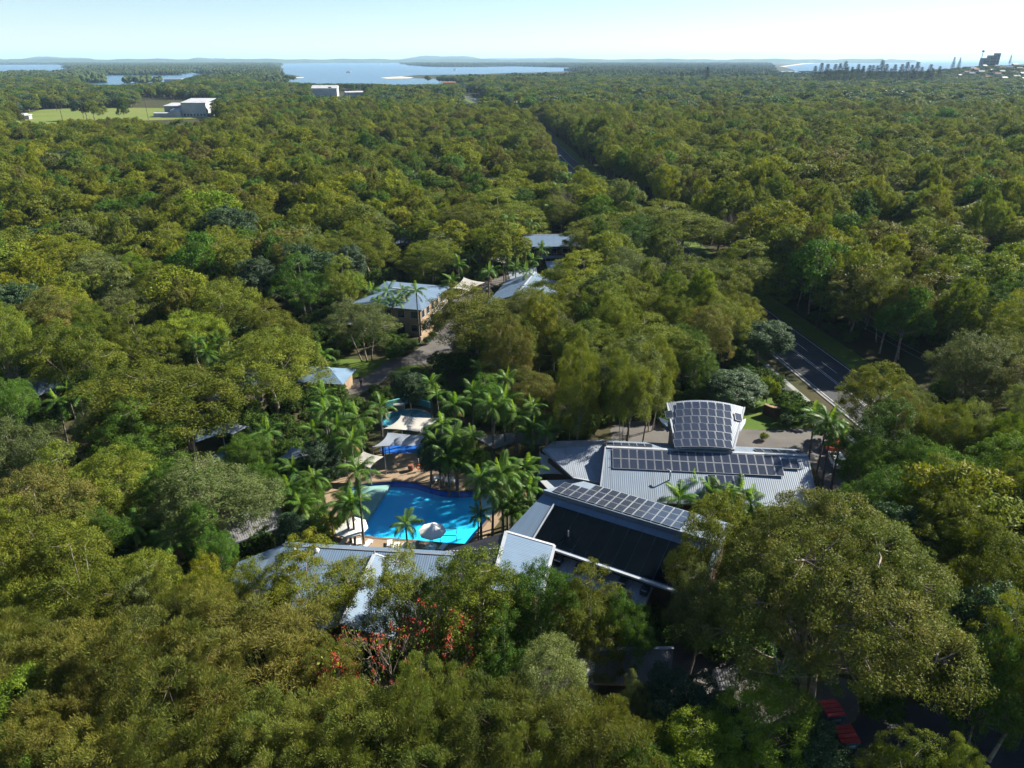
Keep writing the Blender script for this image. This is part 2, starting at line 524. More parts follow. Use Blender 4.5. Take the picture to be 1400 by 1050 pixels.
def prism(name, loop, z0, z1, mat, parent=None, holes=()):
    v, f = cdt_sheet(loop, holes, z=z1)
    b = len(v)
    for lp in [loop, *holes]:
        s = len(v)
        k = len(lp)
        v += [(p[0], p[1], z1) for p in lp] + [(p[0], p[1], z0) for p in lp]
        f += [(s + i, s + i + k, s + (i + 1) % k + k, s + (i + 1) % k) for i in range(k)]
    return mesh_obj(name, v, f, mat, parent)
def sheet(name, px_pts, z, mat, smooth=0, holes=()):
    """flat ground cover whose outline is given in photo pixels"""
    lp = [tuple(at(x, y)[:2]) for x, y in px_pts]
    if smooth:
        lp = smooth_loop(lp, smooth)
    v, f = cdt_sheet(lp, holes, z=z)
    o = mesh_obj(name, v, f, mat)
    tag(o, kind='structure')
    return o, lp

# ------------------------------------------------------------------ setting: ground, water, roads
POOL_PX = [(468, 682), (478, 668), (500, 662), (540, 659), (566, 661), (590, 668), (615, 673), (650, 672), (675, 672), (690, 680),
           (684, 694), (664, 714), (642, 741), (628, 744.5), (560, 739), (500, 733.5), (486, 722), (478, 704)]
POOL = smooth_loop([at(x, y) for x, y in POOL_PX], 4)
SPA = smooth_loop([at(*p) for p in ((521, 574), (530, 566), (548, 561), (575, 561), (590, 570), (580, 580), (550, 584), (525, 582))], 4)
KIDS = smooth_loop([at(*p) for p in ((292, 628), (305, 617), (325, 620), (345, 632), (348, 645), (330, 648), (308, 644))], 4)

def ring(r, n):
    return [(r * math.cos(2 * math.pi * i / n), r * math.sin(2 * math.pi * i / n)) for i in range(n)]
gv, gf = cdt_sheet(ring(34000, 48), [POOL, SPA, KIDS], [ring(400, 40), ring(1500, 40), ring(6000, 48), ring(15000, 48)], 0.0)
ground = mesh_obj('ground', gv, gf, 'litter')
tag(ground, kind='structure')

def far_sheet(name, pts, z, mat, label=None):
    lp = []
    for p in pts:
        q = at(p[0], p[1], p[2] if len(p) > 2 else 0.0)
        lp.append((q.x, q.y))
    v, f = cdt_sheet(lp, z=z)
    o = mesh_obj(name, v, f, mat)
    tag(o, label, kind='structure')
    return o
W1 = [(-90, 88.8), (85, 88.2), (98, 91), (84, 95.5, 9), (-90, 97, 9)]
W2 = [(105, 108), (120, 105), (140, 103), (230, 103.2), (252, 99), (258, 95.5), (292, 95), (286, 99), (264, 104, 9), (250, 107.5, 9), (232, 111, 9),
      (180, 114.5, 9), (128, 115.5, 9)]
W3 = [(380, 87), (440, 86.3), (520, 85.5), (557, 85.5), (548, 88), (590, 91.3), (640, 91.6), (700, 90.6), (790, 92.6), (795, 97), (740, 99),
      (690, 100.2), (660, 101.5), (570, 103), (545, 105.5), (560, 107), (630, 109.5), (632, 113.5, 9), (540, 115, 9), (500, 113.5, 9), (430, 113, 9),
      (385, 111, 9), (352, 110, 9), (362, 107.6), (415, 106.6), (402, 103), (384, 101), (373, 98), (389, 95), (381, 91)]
W4 = [(900, 98.4), (1000, 97.6), (1112, 97), (1112, 101.5, 9), (900, 101, 9)]
WS = [(1070, 91.2), (1100, 87), (1150, 85.2), (1135, 83), (1110, 81.35), (1560, 81.35), (1560, 98, 9), (1095, 96, 9)]
far_sheet('bay_water', W3, 0.6, 'bay', 'wide pale blue bay beyond the forest')
far_sheet('lagoon_water', W2, 0.6, 'bay', 'small blue lagoon above the sports hall')
far_sheet('inlet_water', W1, 0.6, 'bay', 'thin strip of blue water near the left horizon')
far_sheet('channel_water', W4, 0.6, 'bay', 'thin bright channel of water in front of the pines')
far_sheet('sea', WS, 0.6, 'ocean', 'pale glaring sea on the right horizon')
far_sheet('beach', [(300, 106.6), (360, 105.6), (415, 105.9), (416, 106.8), (360, 108), (300, 108)], 0.9, 'sand')
far_sheet('beach', [(520, 106.6), (548, 105), (566, 106.2), (560, 107.4), (530, 108)], 0.9, 'sand')
far_sheet('beach', [(1066, 91), (1098, 86.6), (1150, 84.9), (1152, 85.4), (1102, 87.3), (1072, 91.6)], 0.9, 'sand')
FIELD = [(-60, 168), (20, 158), (60, 149.5), (150, 147), (300, 149), (304, 161), (200, 165), (120, 164), (60, 171), (-60, 178)]
far_sheet('sports_field', FIELD, 0.15, 'field', 'pale green sports field beside the white hall')

# hills on the horizon
def hill(px0, px1, heights, dist, label):
    o = MB()
    n = len(heights)
    m = 5
    rows = []
    for i in range(n):
        px = px0 + (px1 - px0) * i / (n - 1)
        b = at(px, 525)
        d = Vector((b.x, b.y)).normalized()
        k = []
        for j in range(m):
            s = j / (m - 1)
            p = d * (dist * (1 + 0.06 * (s - 0.5)))
            k.append((p.x, p.y, -2 + heights[i] * math.sin(math.pi * s) + 0.1))
        rows.append(k)
    v = [p for k in rows for p in k]
    f = [(i * m + j, (i + 1) * m + j, (i + 1) * m + j + 1, i * m + j + 1) for i in range(n - 1) for j in range(m - 1)]
    h = mesh_obj('hill', v, f, 'hill', smooth=True)
    tag(h, label, kind='structure')
def prof(n, top, seed, base=0.25):
    r = np.random.default_rng(seed)
    t = np.linspace(0, 1, n)
    a = np.sin(np.pi * t) ** 0.6 * (0.6 + 0.25 * np.sin(7 * t + seed) + 0.15 * np.sin(17 * t + 2 * seed) + 0.08 * r.random(n))
    return list(0.62 * top * (base + (1 - base) * a) * np.minimum(1, np.minimum(t, 1 - t) * 12))
hill(-80, 60, prof(30, 95, 1), 15000, 'low blue hill at the left end of the horizon')
hill(60, 240, prof(40, 190, 2), 16000, 'long flat topped blue hill above the left lagoon')
hill(300, 390, prof(30, 150, 3), 16000, 'small blue hill left of the bay')
hill(545, 690, prof(36, 215, 4), 16000, 'blue hill rising behind the bay')
hill(640, 880, prof(40, 185, 6), 21000, 'faint long hill right of the bay')
hill(960, 1030, prof(24, 110, 8), 15000, 'small faint hill left of the sea')
hill(1085, 1165, prof(26, 105, 9), 14000, 'hazy headland hill standing against the sea')
hill(-200, 1120, [56 + 5 * math.sin(i * 1.7) + 5 * math.sin(i * 0.6) for i in range(120)], 12500, 'dark low wooded rise along the horizon')

# the highway
ROAD = [(100, -60), (78, 10), (66, 50), (58.7, 104), (55, 134), (52, 160), (49.2, 190), (45.5, 240), (40, 300), (34, 360), (29.5, 430), (23, 540), (16, 620), (-10, 800), (-44, 1010), (-78, 1230)]
def road_pts(step=6):
    P = [Vector(p) for p in ROAD]
    out = []
    for i in range(len(P) - 1):
        p0, p1, p2, p3 = P[max(i - 1, 0)], P[i], P[i + 1], P[min(i + 2, len(P) - 1)]
        n = max(2, int((p2 - p1).length / step))
        for j in range(n):
            t = j / n
            out.append(0.5 * ((2 * p1) + (-p0 + p2) * t + (2 * p0 - 5 * p1 + 4 * p2 - p3) * t * t + (-p0 + 3 * p1 - 3 * p2 + p3) * t ** 3))
    return out + [P[-1]]
RP = road_pts()
def ribbon(name, o0, o1, z, mat, i0=0, i1=None, parent=None, dash=None, h=0.0):
    pts = RP[i0:i1]
    v, f = [], []
    for i, p in enumerate(pts):
        d = (pts[min(i + 1, len(pts) - 1)] - pts[max(i - 1, 0)]).normalized()
        r = Vector((d.y, -d.x))
        a, b = p + r * o0, p + r * o1
        v += [(a.x, a.y, z), (b.x, b.y, z)]
        if h:
            v += [(a.x, a.y, z - h), (b.x, b.y, z - h)]
    s = 4 if h else 2
    for i in range(len(pts) - 1):
        if dash and (i % dash[0]) >= dash[1]:
            continue
        a, b = i * s, (i + 1) * s
        f.append((a, a + 1, b + 1, b))
        if h:
            f += [(a + 2, a, b, b + 2), (a + 1, a + 3, b + 3, b + 1)]
    o = mesh_obj(name, v, f, mat, parent)
    return o
def ri(y):
    return next(i for i, p in enumerate(RP) if p.y >= y)
tag(ribbon('road_verge', -12.5, 11.0, 0.006, 'grass'), kind='structure')
road = ribbon('road', -5.2, 5.9, 0.014, 'asphalt')
tag(road, 'dark asphalt highway running through the forest', kind='structure')
for a, b in ((-4.7, -4.58), (5.3, 5.42), (-0.35, -0.23), (0.05, 0.17)):
    ribbon('road_marking', a, b, 0.019, 'paint', parent=road)
ribbon('road_marking', 2.2, 2.32, 0.019, 'paint', i0=ri(40), i1=ri(170), parent=road, dash=(2, 1))
tag(ribbon('kerb', -5.6, -5.24, 0.13, 'concrete', i0=ri(60), i1=ri(150), h=0.14), 'pale concrete kerb on the resort side of the highway', kind='structure')
tag(ribbon('garden_bed', -8.2, -5.65, 0.012, 'litter', i0=ri(60), i1=ri(140)), 'brown planted strip beside the highway kerb', kind='structure')
tag(ribbon('gutter_strip', -9.2, -8.3, 0.02, 'concrete', i0=ri(86), i1=ri(128)), 'pale concrete drain between highway and entrance lawn', kind='structure')
tag(ribbon('service_lane', -12.2, -9.4, 0.018, 'asphalt', i0=ri(86), i1=ri(128)), 'narrow dark lane beside the entrance lawn', kind='structure')
# paved areas of the resort
FORE, _ = sheet('forecourt', [(836, 596), (838, 582), (880, 574), (930, 566), (1010, 586), (1062, 588), (1110, 586), (1150, 612), (1180, 650), (1192, 692), (1180, 720),
                         (1080, 720), (1110, 690), (1105, 628), (900, 622), (840, 615)], 0.022, 'paving', 2)
tag(FORE, 'grey paved forecourt round the solar roofed building')
sheet('entrance_lawn', [(1008, 586), (1012, 560), (1025, 535), (1050, 525), (1085, 548), (1100, 575), (1106, 585), (1060, 587)], 0.018, 'grass', 3)
sheet('resort_path', [(462, 524), (500, 515), (530, 492), (556, 486), (585, 466), (600, 440), (608, 426), (625, 405), (660, 385), (700, 372), (706, 380), (660, 398),
                  (628, 430), (622, 462), (612, 486), (580, 498), (545, 502), (512, 530), (470, 540)], 0.022, 'paving', 3)
sheet('lawn', [(420, 500), (455, 488), (500, 492), (560, 488), (575, 500), (540, 512), (470, 516), (428, 512)], 0.018, 'grass', 3)
sheet('car_park', [(1150, 1100), (1165, 1000), (1185, 975), (1260, 962), (1330, 962), (1420, 966), (1460, 1100)], 0.022, 'asphalt', 2)
sheet('service_yard', [(735, 945), (765, 880), (820, 868), (1000, 880), (1160, 930), (1170, 985), (1100, 1010), (900, 1000)], 0.018, 'paving', 2)

# ------------------------------------------------------------------ pools and deck
deck_lp = smooth_loop([at(*p) for p in ((430, 752), (436, 716), (446, 690), (440, 662), (470, 640), (520, 622), (590, 622), (650, 634), (690, 656), (697, 680), (686, 708), (662, 738), (640, 762),
                                        (540, 768), (470, 764))], 4)
deck = prism('pool_deck', deck_lp, 0.0, 0.12, 'deck', holes=[POOL])
tag(deck, 'tan stone deck round the blue pool', kind='structure')
def offset_loop(lp, d):
    out = []
    k = len(lp)
    ar = sum(lp[i][0] * lp[(i + 1) % k][1] - lp[(i + 1) % k][0] * lp[i][1] for i in range(k))
    s = 1 if ar > 0 else -1
    for i in range(k):
        a, b = Vector(lp[i - 1]), Vector(lp[(i + 1) % k])
        t = (b - a).normalized()
        out.append((lp[i][0] + t.y * d * s, lp[i][1] - t.x * d * s))
    return out
def pool(name, lp, depth, floor, label, water_z, mats=('basin', 'basin_line', 'coping'), copz=0.125):
    t = thing(name, label, 'pool', (*(sum((Vector(p) for p in lp), Vector((0, 0))) / len(lp)), 0))
    k = len(lp)
    v = [(*p, copz - 0.002) for p in lp] + [(*p, -depth) for p in lp]
    mesh_obj('basin_wall', v, [(i, (i + 1) % k, (i + 1) % k + k, i + k) for i in range(k)], mats[1], t)
    fv, ff = cdt_sheet(lp, z=-depth)
    mesh_obj('basin_floor', fv, ff, mats[0], t)
    wv, wf = cdt_sheet(lp, z=water_z)
    mesh_obj('water', wv, wf, 'pool_water', t)
    prism('coping', offset_loop(lp, 0.32), copz - 0.05, copz + 0.03, mats[2], t, holes=[offset_loop(lp, -0.02)])
    return t
mp = pool('swimming_pool', POOL, 0.85, 'basin', 'large bright blue free form swimming pool with tan deck', 0.0)
def ledge(lp, z, mat):
    v, f = cdt_sheet(lp, z=z)
    k = len(lp)
    b = len(v)
    v += [(*p, z) for p in lp] + [(*p, -0.84) for p in lp]
    f += [(b + i, b + (i + 1) % k, b + (i + 1) % k + k, b + i + k) for i in range(k)]
    o = mesh_obj('shallow_ledge', v, f, mat, mp)
    return o
inner = offset_loop(POOL, -0.12)
def clip_side(lp, a, b):
    """part of the loop left of the line a-b"""
    a, b = Vector(a), Vector(b)
    def side(p):
        return (b - a).cross(Vector(p) - a) if False else (b.x - a.x) * (p[1] - a.y) - (b.y - a.y) * (p[0] - a.x)
    out = []
    k = len(lp)
    for i in range(k):
        p, q = lp[i], lp[(i + 1) % k]
        sp, sq = side(p), side(q)
        if sp > 0:
            out.append(p)
        if sp * sq < 0:
            t = sp / (sp - sq)
            out.append((p[0] + (q[0] - p[0]) * t, p[1] + (q[1] - p[1]) * t))
    return out
pa, pb = at(494, 720), at(536, 656)
ledge(clip_side(inner, pa[:2], pb[:2]), -0.28, 'sandfloor')
pa, pb = at(648, 660), at(672, 725)
lz = clip_side(inner, pb[:2], pa[:2])
lz = lz if sum(p[0] for p in lz) / len(lz) > at(660, 690).x else clip_side(inner, pa[:2], pb[:2])
ledge(lz, -0.35, 'sandfloor')
for y0 in (731, 741):
    hr = MB()
    a, b = at(602, y0 - 1), at(624, y0 - 0.5)
    hr.tube([a + Vector((0, 0, -0.3)), a + Vector((0, 0, 0.85)), b + Vector((0, 0, 0.85)), b + Vector((0, 0, 0.1))], 0.05, 6)
    hr.build('hand_rail', 'fascia_dark', mp)
spa = pool('spa_pool', SPA, 0.9, 'teal', 'small round teal spa pool behind the cream shade sail', -0.05, ('teal', 'teal', 'concrete'), 0.02)
kp = pool('wading_pool', KIDS, 0.5, 'teal', 'small teal wading pool under the trees beside a slate shade sail', -0.05, ('sandfloor', 'teal', 'concrete'), 0.02)
# raised wall behind the spa
sw = thing('spa_wall', 'curved teal wall with step boxes behind the small spa pool', 'wall', at(552, 560))
m = MB()
arc = [at(p, 558 - 6 * math.sin((p - 528) / 60 * math.pi)) for p in range(528, 592, 6)]
for i in range(len(arc) - 1):
    a, b = arc[i], arc[i + 1]
    d = (b - a).normalized()
    n = Vector((-d.y, d.x, 0)) * 0.15
    v = [a - n, b - n, b + n, a + n]
    m.add([x + Vector((0, 0, 0.0)) for x in v] + [x + Vector((0, 0, 1.1)) for x in v], box_vf(0, 1, 0, 1, 0, 1)[1])
m.build('curved_wall', 'teal', sw)
q = at(546, 559)
MB().box(-0.9, 0.9, -0.5, 0.3, 0, 0.9, 0, q).build('step_box', 'concrete', sw)
q = at(563, 551)
MB().box(-1.6, 1.6, -0.3, 0.3, 0, 1.5, 0, q).build('pump_cover', 'teal', sw)

# ------------------------------------------------------------------ solar panels
def make_panel():
    w, h, t = 0.985, 1.63, 0.04
    me = bpy.data.meshes.new('solar_panel')
    v, f, uv, mi = [], [], [], []
    e = 0.035
    out = [(-w / 2, -h / 2), (w / 2, -h / 2), (w / 2, h / 2), (-w / 2, h / 2)]
    inn = [(-w / 2 + e, -h / 2 + e), (w / 2 - e, -h / 2 + e), (w / 2 - e, h / 2 - e), (-w / 2 + e, h / 2 - e)]
    v = [(x, y, 0) for x, y in out] + [(x, y, t) for x, y in out] + [(x, y, t) for x, y in inn]
    f = [(8, 9, 10, 11)] + [(4 + i, 4 + (i + 1) % 4, 8 + (i + 1) % 4, 8 + i) for i in range(4)] + [(i, (i + 1) % 4, 4 + (i + 1) % 4, 4 + i) for i in range(4)]
    me.from_pydata(v, [], f)
    me.materials.append(M['panel'])
    me.materials.append(M['steel'])
    for i, p in enumerate(me.polygons):
        p.material_index = 0 if i == 0 else 1
    l = me.uv_layers.new(name='UVMap')
    for i, lp in enumerate(me.loops):
        q = v[lp.vertex_index]
        l.data[i].uv = (q[0], q[1])
    return me
PANEL = make_panel()
def put_panel(parent, root, c, u, v, n, lift=0.11):
    o = bpy.data.objects.new('solar_panel', PANEL)
    link(o, parent)
    c = Vector(c) + n * lift - ORIG[root.name]
    o.matrix_local = Matrix(((u.x, v.x, n.x, c.x), (u.y, v.y, n.y, c.y), (u.z, v.z, n.z, c.z), (0, 0, 0, 1)))
    return o
def frame_of(p0, pu, pv):
    """unit axes on a roof: u along the ridge, v up the slope, n out of it"""
    u = (pu - p0).normalized()
    d = (pv - p0)
    v = -(d - u * d.dot(u)).normalized()
    n = u.cross(v)
    if n.z < 0:
        n = -n
    return u, v, n
def inset(xy, d):
    c = sum((Vector(p[:2]) for p in xy), Vector((0, 0))) / len(xy)
    return [tuple(Vector(p[:2]) + (c - Vector(p[:2])).normalized() * d) for p in xy]

# ------------------------------------------------------------------ the building with the solar roof
FL, FR, RL, RR = at(820, 684, 4.0), at(1117, 693, 4.0), at(829, 611, 6.7), at(1103, 623, 6.7)
BL, BR = RL + Vector((0.5, 3.8, -1.15)), RR + Vector((0.6, 3.6, -1.15))
mb = thing('solar_roofed_building', 'long silver blue roofed building carrying a row of solar panels beside the forecourt', 'building', (24, 76, 0))
rf = slab('roof', [FL, FR, RR, RL], 'roof_main', mb)
rbk = slab('rear_roof', [RL + Vector((0, 0.02, 0)), RR + Vector((0, 0.02, 0)), BR, BL], 'roof_main', mb)
edge_trim('ridge_cap', RL, RR, 'fascia', rf, 0.45, 0.1, 0.07)
edge_trim('gutter', FL + Vector((0, -0.1, 0)), FR + Vector((0, -0.1, 0)), 'fascia_dark', rf, 0.2, 0.2, 0.0)
edge_trim('barge_board', FL + Vector((-0.1, 0, 0)), RL + Vector((-0.1, 0, 0)), 'fascia', rf, 0.18, 0.25, 0.06)
edge_trim('barge_board', FR + Vector((0.1, 0, 0)), RR + Vector((0.1, 0, 0)), 'fascia_dark', rf, 0.18, 0.25, 0.06)
wxy = inset([FL, FR, BR, BL], 0.9)
wall_poly('wall', wxy, 0, [3.75, 3.75, 5.2, 5.2], 'wall_brown', mb)
for k in range(8):
    a, b = Vector(wxy[0]), Vector(wxy[1])
    d = (b - a)
    p, q_ = a + d * (0.05 + k * 0.118), a + d * (0.05 + k * 0.118 + 0.075)
    window(mb, p, q_, 0.9, 2.6, (d.y, -d.x))
u, v, n = frame_of(RL, RR, FL)
def on(col_, row, off=(0.75, 1.15)):
    return RL + u * (off[0] + 0.5 + col_ * 1.045) - v * (off[1] + row * 1.68)
for c_ in range(20):
    for r_ in range(2):
        put_panel(rf, mb, on(c_, r_), u, v, n)
for c_ in (20, 21):
    put_panel(rf, mb, on(c_, 0.25), u, v, n)
for c_ in range(11, 15):
    for r_ in range(2):
        put_panel(rf, mb, on(c_, 2.15 + r_), u, v, n)
rail = MB()
for rr_ in (-0.35, 0.45, 1.3):
    a, b = on(-0.9, rr_) + n * 0.08, on(19.4, rr_) + n * 0.08
    rail.bar(a, b, 0.03)
rail.build('panel_rail', 'steel', rf)
u2, v2, n2 = frame_of(RL, RR, BL)
for c_ in list(range(0, 6)) + list(range(19, 25)):
    p = RL + u2 * (0.5 + c_ * 1.0) - v2 * 1.5
    put_panel(rbk, mb, p, u2, v2, n2)
pp = on(6.1, 2.3)
MB().tube([pp, pp + Vector((0, 0, 1.15)), pp + Vector((-0.08, 0.1, 1.3)), pp + Vector((-0.4, 0.35, 1.32))], 0.09, 8).build('vent_pipe', 'steel', rf)
pp = on(12.0, 4.2)
MB().tube([pp, pp + Vector((0, 0, 0.6)), pp + Vector((1.2, 0.5, 0.62))], 0.04, 6).build('antenna', 'steel', rf)
pp = on(4.0, 5.0)
MB().tube([pp, pp + Vector((0, 0, 0.35))], 0.12, 8).build('vent_pipe', 'steel', rf)

# fan shaped raised roof behind it
T = [at(925, 613, 7.15), at(1003, 615, 7.15), at(1018, 557, 8.5), at(912, 551, 8.5)]
tw = thing('fan_roofed_hall', 'raised hall with a fan shaped arched white roof covered in solar panels', 'building', (25.5, 81.5, 0))
NU, NV = 14, 8
def fan(a, b):
    p = (T[0] * (1 - a) + T[1] * a) * (1 - b) + (T[3] * (1 - a) + T[2] * a) * b
    return p + Vector((0, 0, (0.2 + 0.55 * b) * (1 - (2 * a - 1) ** 2)))
V = [fan(i / NU, j / NV) for j in range(NV + 1) for i in range(NU + 1)]
k = len(V)
V += [p - Vector((0, 0, 0.2)) for p in V]
Fc, UV = [], []
for j in range(NV):
    for i in range(NU):
        a = j * (NU + 1) + i
        Fc += [(a, a + 1, a + NU + 2, a + NU + 1), (a + k + NU + 1, a + k + NU + 2, a + k + 1, a + k)]
per = [i for i in range(NU + 1)] + [j * (NU + 1) + NU for j in range(1, NV + 1)] + [NV * (NU + 1) + i for i in range(NU - 1, -1, -1)] + [j * (NU + 1) for j in range(NV - 1, 0, -1)]
Fc += [(per[i], per[i] + k, per[(i + 1) % len(per)] + k, per[(i + 1) % len(per)]) for i in range(len(per))]
UV = [(V[i].x, V[i].y) for q in Fc for i in q]
trf = mesh_obj('roof', V, Fc, 'roof_pale', tw, uv=UV)
for e0, e1 in (((0, 0), (0, 1)), ((1, 0), (1, 1))):
    edge_trim('barge_board', fan(*e0) + Vector((0, 0, 0.03)), fan(*e1) + Vector((0, 0, 0.03)), 'fascia', trf, 0.2, 0.3, 0.06)
wt = inset(T, 0.9)
wall_poly('wall', wt, 0, [6.85, 6.85, 8.2, 8.2], 'wall_grey', tw)
for k_ in range(5):
    a, b = Vector(wt[0]), Vector(wt[3])
    d = b - a
    window(tw, a + d * (0.06 + k_ * 0.185), a + d * (0.2 + k_ * 0.185), 5.2, 6.8, (-d.y, d.x))
cw = (T[1] - T[0]).length
def fan_frame(px_, py_):
    e = 0.02
    a0 = fan(px_, py_)
    uu = (fan(px_ + e, py_) - fan(px_ - e, py_)).normalized()
    vv = (fan(px_, py_ + e) - fan(px_, py_ - e))
    vv = (vv - uu * vv.dot(uu)).normalized()
    return a0, uu, vv, uu.cross(vv)
rowv = [0.085, 0.235, 0.40, 0.55, 0.715, 0.865]
for j, b in enumerate(rowv):
    wid = ((T[1] - T[0]) * (1 - b) + (T[2] - T[3]) * b).length
    for i in range(-3, 4):
        a0, uu, vv, nn = fan_frame(0.5 + i * 1.05 / wid - 0.3 / wid, b)
        put_panel(trf, tw, a0, uu, vv, nn, 0.13)
    if j == 4:
        for i in (-4.3, 4.35):
            a0, uu, vv, nn = fan_frame(0.5 + i * 1.05 / wid - 0.3 / wid, b)
            put_panel(trf, tw, a0, uu, vv, nn, 0.13)
for sgn, pts in ((-1, [at(900, 570, 5.4), at(914, 575, 5.6), at(917, 588, 5.4), at(912, 590, 5.0)]), (1, [at(1012, 590, 5.2), at(1013, 575, 5.6), at(1020, 572, 5.4), at(1019, 578, 5.2)])):
    slab('awning', pts, 'roof', tw, 0.1)

# left wing of the solar roofed building
lw = thing('pink_grey_roofed_wing', 'low wing with pale pinkish grey ribbed roof joined to the solar roofed building', 'building', (8.5, 76, 0))
P = [at(742, 614, 5.3), at(827, 609, 5.3), at(822, 660, 4.3), at(784, 653, 4.4)]
lrf = slab('roof', P, 'roof_pale', lw)
slab('rear_roof', [P[0] + Vector((0, 0.02, 0)), P[1] + Vector((0, 0.02, 0)), at(826, 601, 4.7), at(757, 603, 4.7)], 'roof_pale', lw)
edge_trim('barge_board', P[0], P[3], 'fascia_dark', lrf, 0.2, 0.3, 0.06)
edge_trim('gutter', P[3], P[2], 'fascia', lrf, 0.2, 0.2, 0.03)
wall_poly('wall', inset([P[0], P[3], P[2], P[1]], 0.8), 0, 4.1, 'wall_brown', lw)
gt = thing('valley_roofed_link', 'narrow blue valley roof between the pale wing and the solar roofed building', 'building', (12, 73, 0))
P = [at(806, 643, 3.6), at(825, 640, 3.7), at(822, 682, 3.3), at(803, 680, 3.2)]
slab('roof', P, 'roof', gt)
wall_poly('wall', inset(P, 0.4), 0, 3.1, 'wall_brown', gt)
wr = thing('white_roofed_pavilion', 'small pavilion with white hipped roof in front of the pale wing', 'building', (6, 71, 0))
P = [at(738, 657, 3.3), at(793, 655, 3.7), at(803, 662, 3.4), at(796, 677, 2.9), at(757, 677, 2.9)]
slab('roof', [P[0], P[1], P[3], P[4]], 'wall_white', wr, 0.12)
slab('hip_roof', [P[1], P[2], P[3]], 'wall_white', wr, 0.12)
wall_poly('wall', inset([P[0], P[4], P[3], P[2]], 0.7), 0, 2.8, 'wall_brown', wr)

# ------------------------------------------------------------------ the building with black pool heating mats
T1, T2, E1, E2 = at(742, 676, 7.0), at(945, 738, 7.0), at(692, 729, 5.2), at(905, 808, 5.2)
ub = (T2 - T1).normalized()
T2 = T1 + ub * ((T2 - T1).length + 3.0)
E2 = E1 + ub * ((T2 - E1).dot(ub))
bb = thing('black_matted_building', 'long angled building whose lower roof is covered by black pool heating mats', 'building', (8, 61, 0))
brf = slab('roof', [T1, T2, E2, E1], 'roof', bb)
u, v, n = frame_of(T1, T2, E1)
Lr = (T2 - T1).length
Wd = -(E1 - T1).dot(v)
mx = 2.0
def bp_(a, b, lift=0.0):
    return T1 + u * a - v * b + n * lift
strips = 12
for i in range(strips):                              # the mats lie side by side, each a thin ribbed sheet
    a0 = mx + (Lr - mx - 0.5) * i / strips
    a1 = mx + (Lr - mx - 0.5) * (i + 1) / strips - 0.05
    lf = 0.05 + 0.006 * (i % 3)
    slab('heating_mat', [bp_(a0, 0.95, lf), bp_(a1, 0.95, lf), bp_(a1, Wd - 0.35, lf), bp_(a0, Wd - 0.35, lf)], 'mat_black', brf, 0.04)
edge_trim('header_pipe', bp_(mx - 0.15, 0.8, 0.06), bp_(mx - 0.15, Wd - 0.2, 0.06), 'fascia', brf, 0.14, 0.14, 0.08)
edge_trim('gutter', E1 + ub * 3 + Vector((0, 0, 0.0)), E2, 'fascia', brf, 0.3, 0.22, 0.06)
MB().tube([bp_(5.2, 4.4), bp_(5.2, 4.4) + Vector((0, 0, 0.8))], 0.07, 8).build('vent_pipe', 'steel', brf)
nb = Vector((-ub.y, ub.x, 0))                        # away from the camera
U1, U2 = T1 + Vector((0, 0, 0.62)), T2 + Vector((0, 0, 0.62))
U3, U4 = U2 + nb * 5.6 - Vector((0, 0, 1.15)), U1 + nb * 5.6 - Vector((0, 0, 1.15)) + ub * 2.6
uro = slab('upper_roof', [U1, U2, U3, U4], 'roof_main', bb, 0.12)
wall_poly('step_wall', [tuple((T1 + nb * 0.12)[:2]), tuple((T2 + nb * 0.12)[:2]), tuple((T2 + nb * 0.3)[:2]), tuple((T1 + nb * 0.3)[:2])], 6.6, 7.45, 'fascia_dark', bb)
uu, vv, nn = frame_of(U1, U2, U1 + nb * 5.6 - Vector((0, 0, 1.15)))
for c_ in range(14):
    for r_ in range(3):
        if r_ == 2 and c_ < 3:
            continue
        put_panel(uro, bb, U1 + uu * (1.6 + c_ * 1.06) - vv * (1.05 + r_ * 1.7), uu, vv, nn)
wq = [tuple((E1 - nb * -0.9 + ub * 0.9)[:2]), tuple((E2 + nb * 0.9 - ub * 0.5)[:2]), tuple((U3 - nb * 0.7 - ub * 0.5)[:2]), tuple((U4 - nb * 0.7 + ub * 0.2)[:2])]
wall_poly('wall', wq, 0, 5.0, 'wall_brown', bb)
# lower lean-to with dark slots
LA, LB = E1 + ub * 4.3 + nb * 0.6, E1 + ub * 16.5 + nb * 0.6
LA.z = LB.z = 4.2
LC, LD = LB - nb * 2.7 - Vector((0, 0, 0.55)), LA - nb * 2.7 - Vector((0, 0, 0.55))
lro = slab('lean_to_roof', [LA, LB, LC, LD], 'roof_pale', bb, 0.12)
for k_ in range(5):
    a = LA + ub * (1.9 + k_ * 2.35) - nb * 0.5 - Vector((0, 0, 0.08))
    m = MB()
    m.box(0, 0.75, -1.05, 0.0, 0.0, 0.55, math.atan2(ub.y, ub.x), a)
    m.build('skylight', 'glass', lro)
wall_poly('timber_wall', [tuple((LA - nb * 0.1)[:2]), tuple((LB - nb * 0.1)[:2]), tuple((LC + nb * 0.25)[:2]), tuple((LD + nb * 0.25)[:2])], 0, [3.95, 3.95, 3.4, 3.4], 'wall_brown', bb)

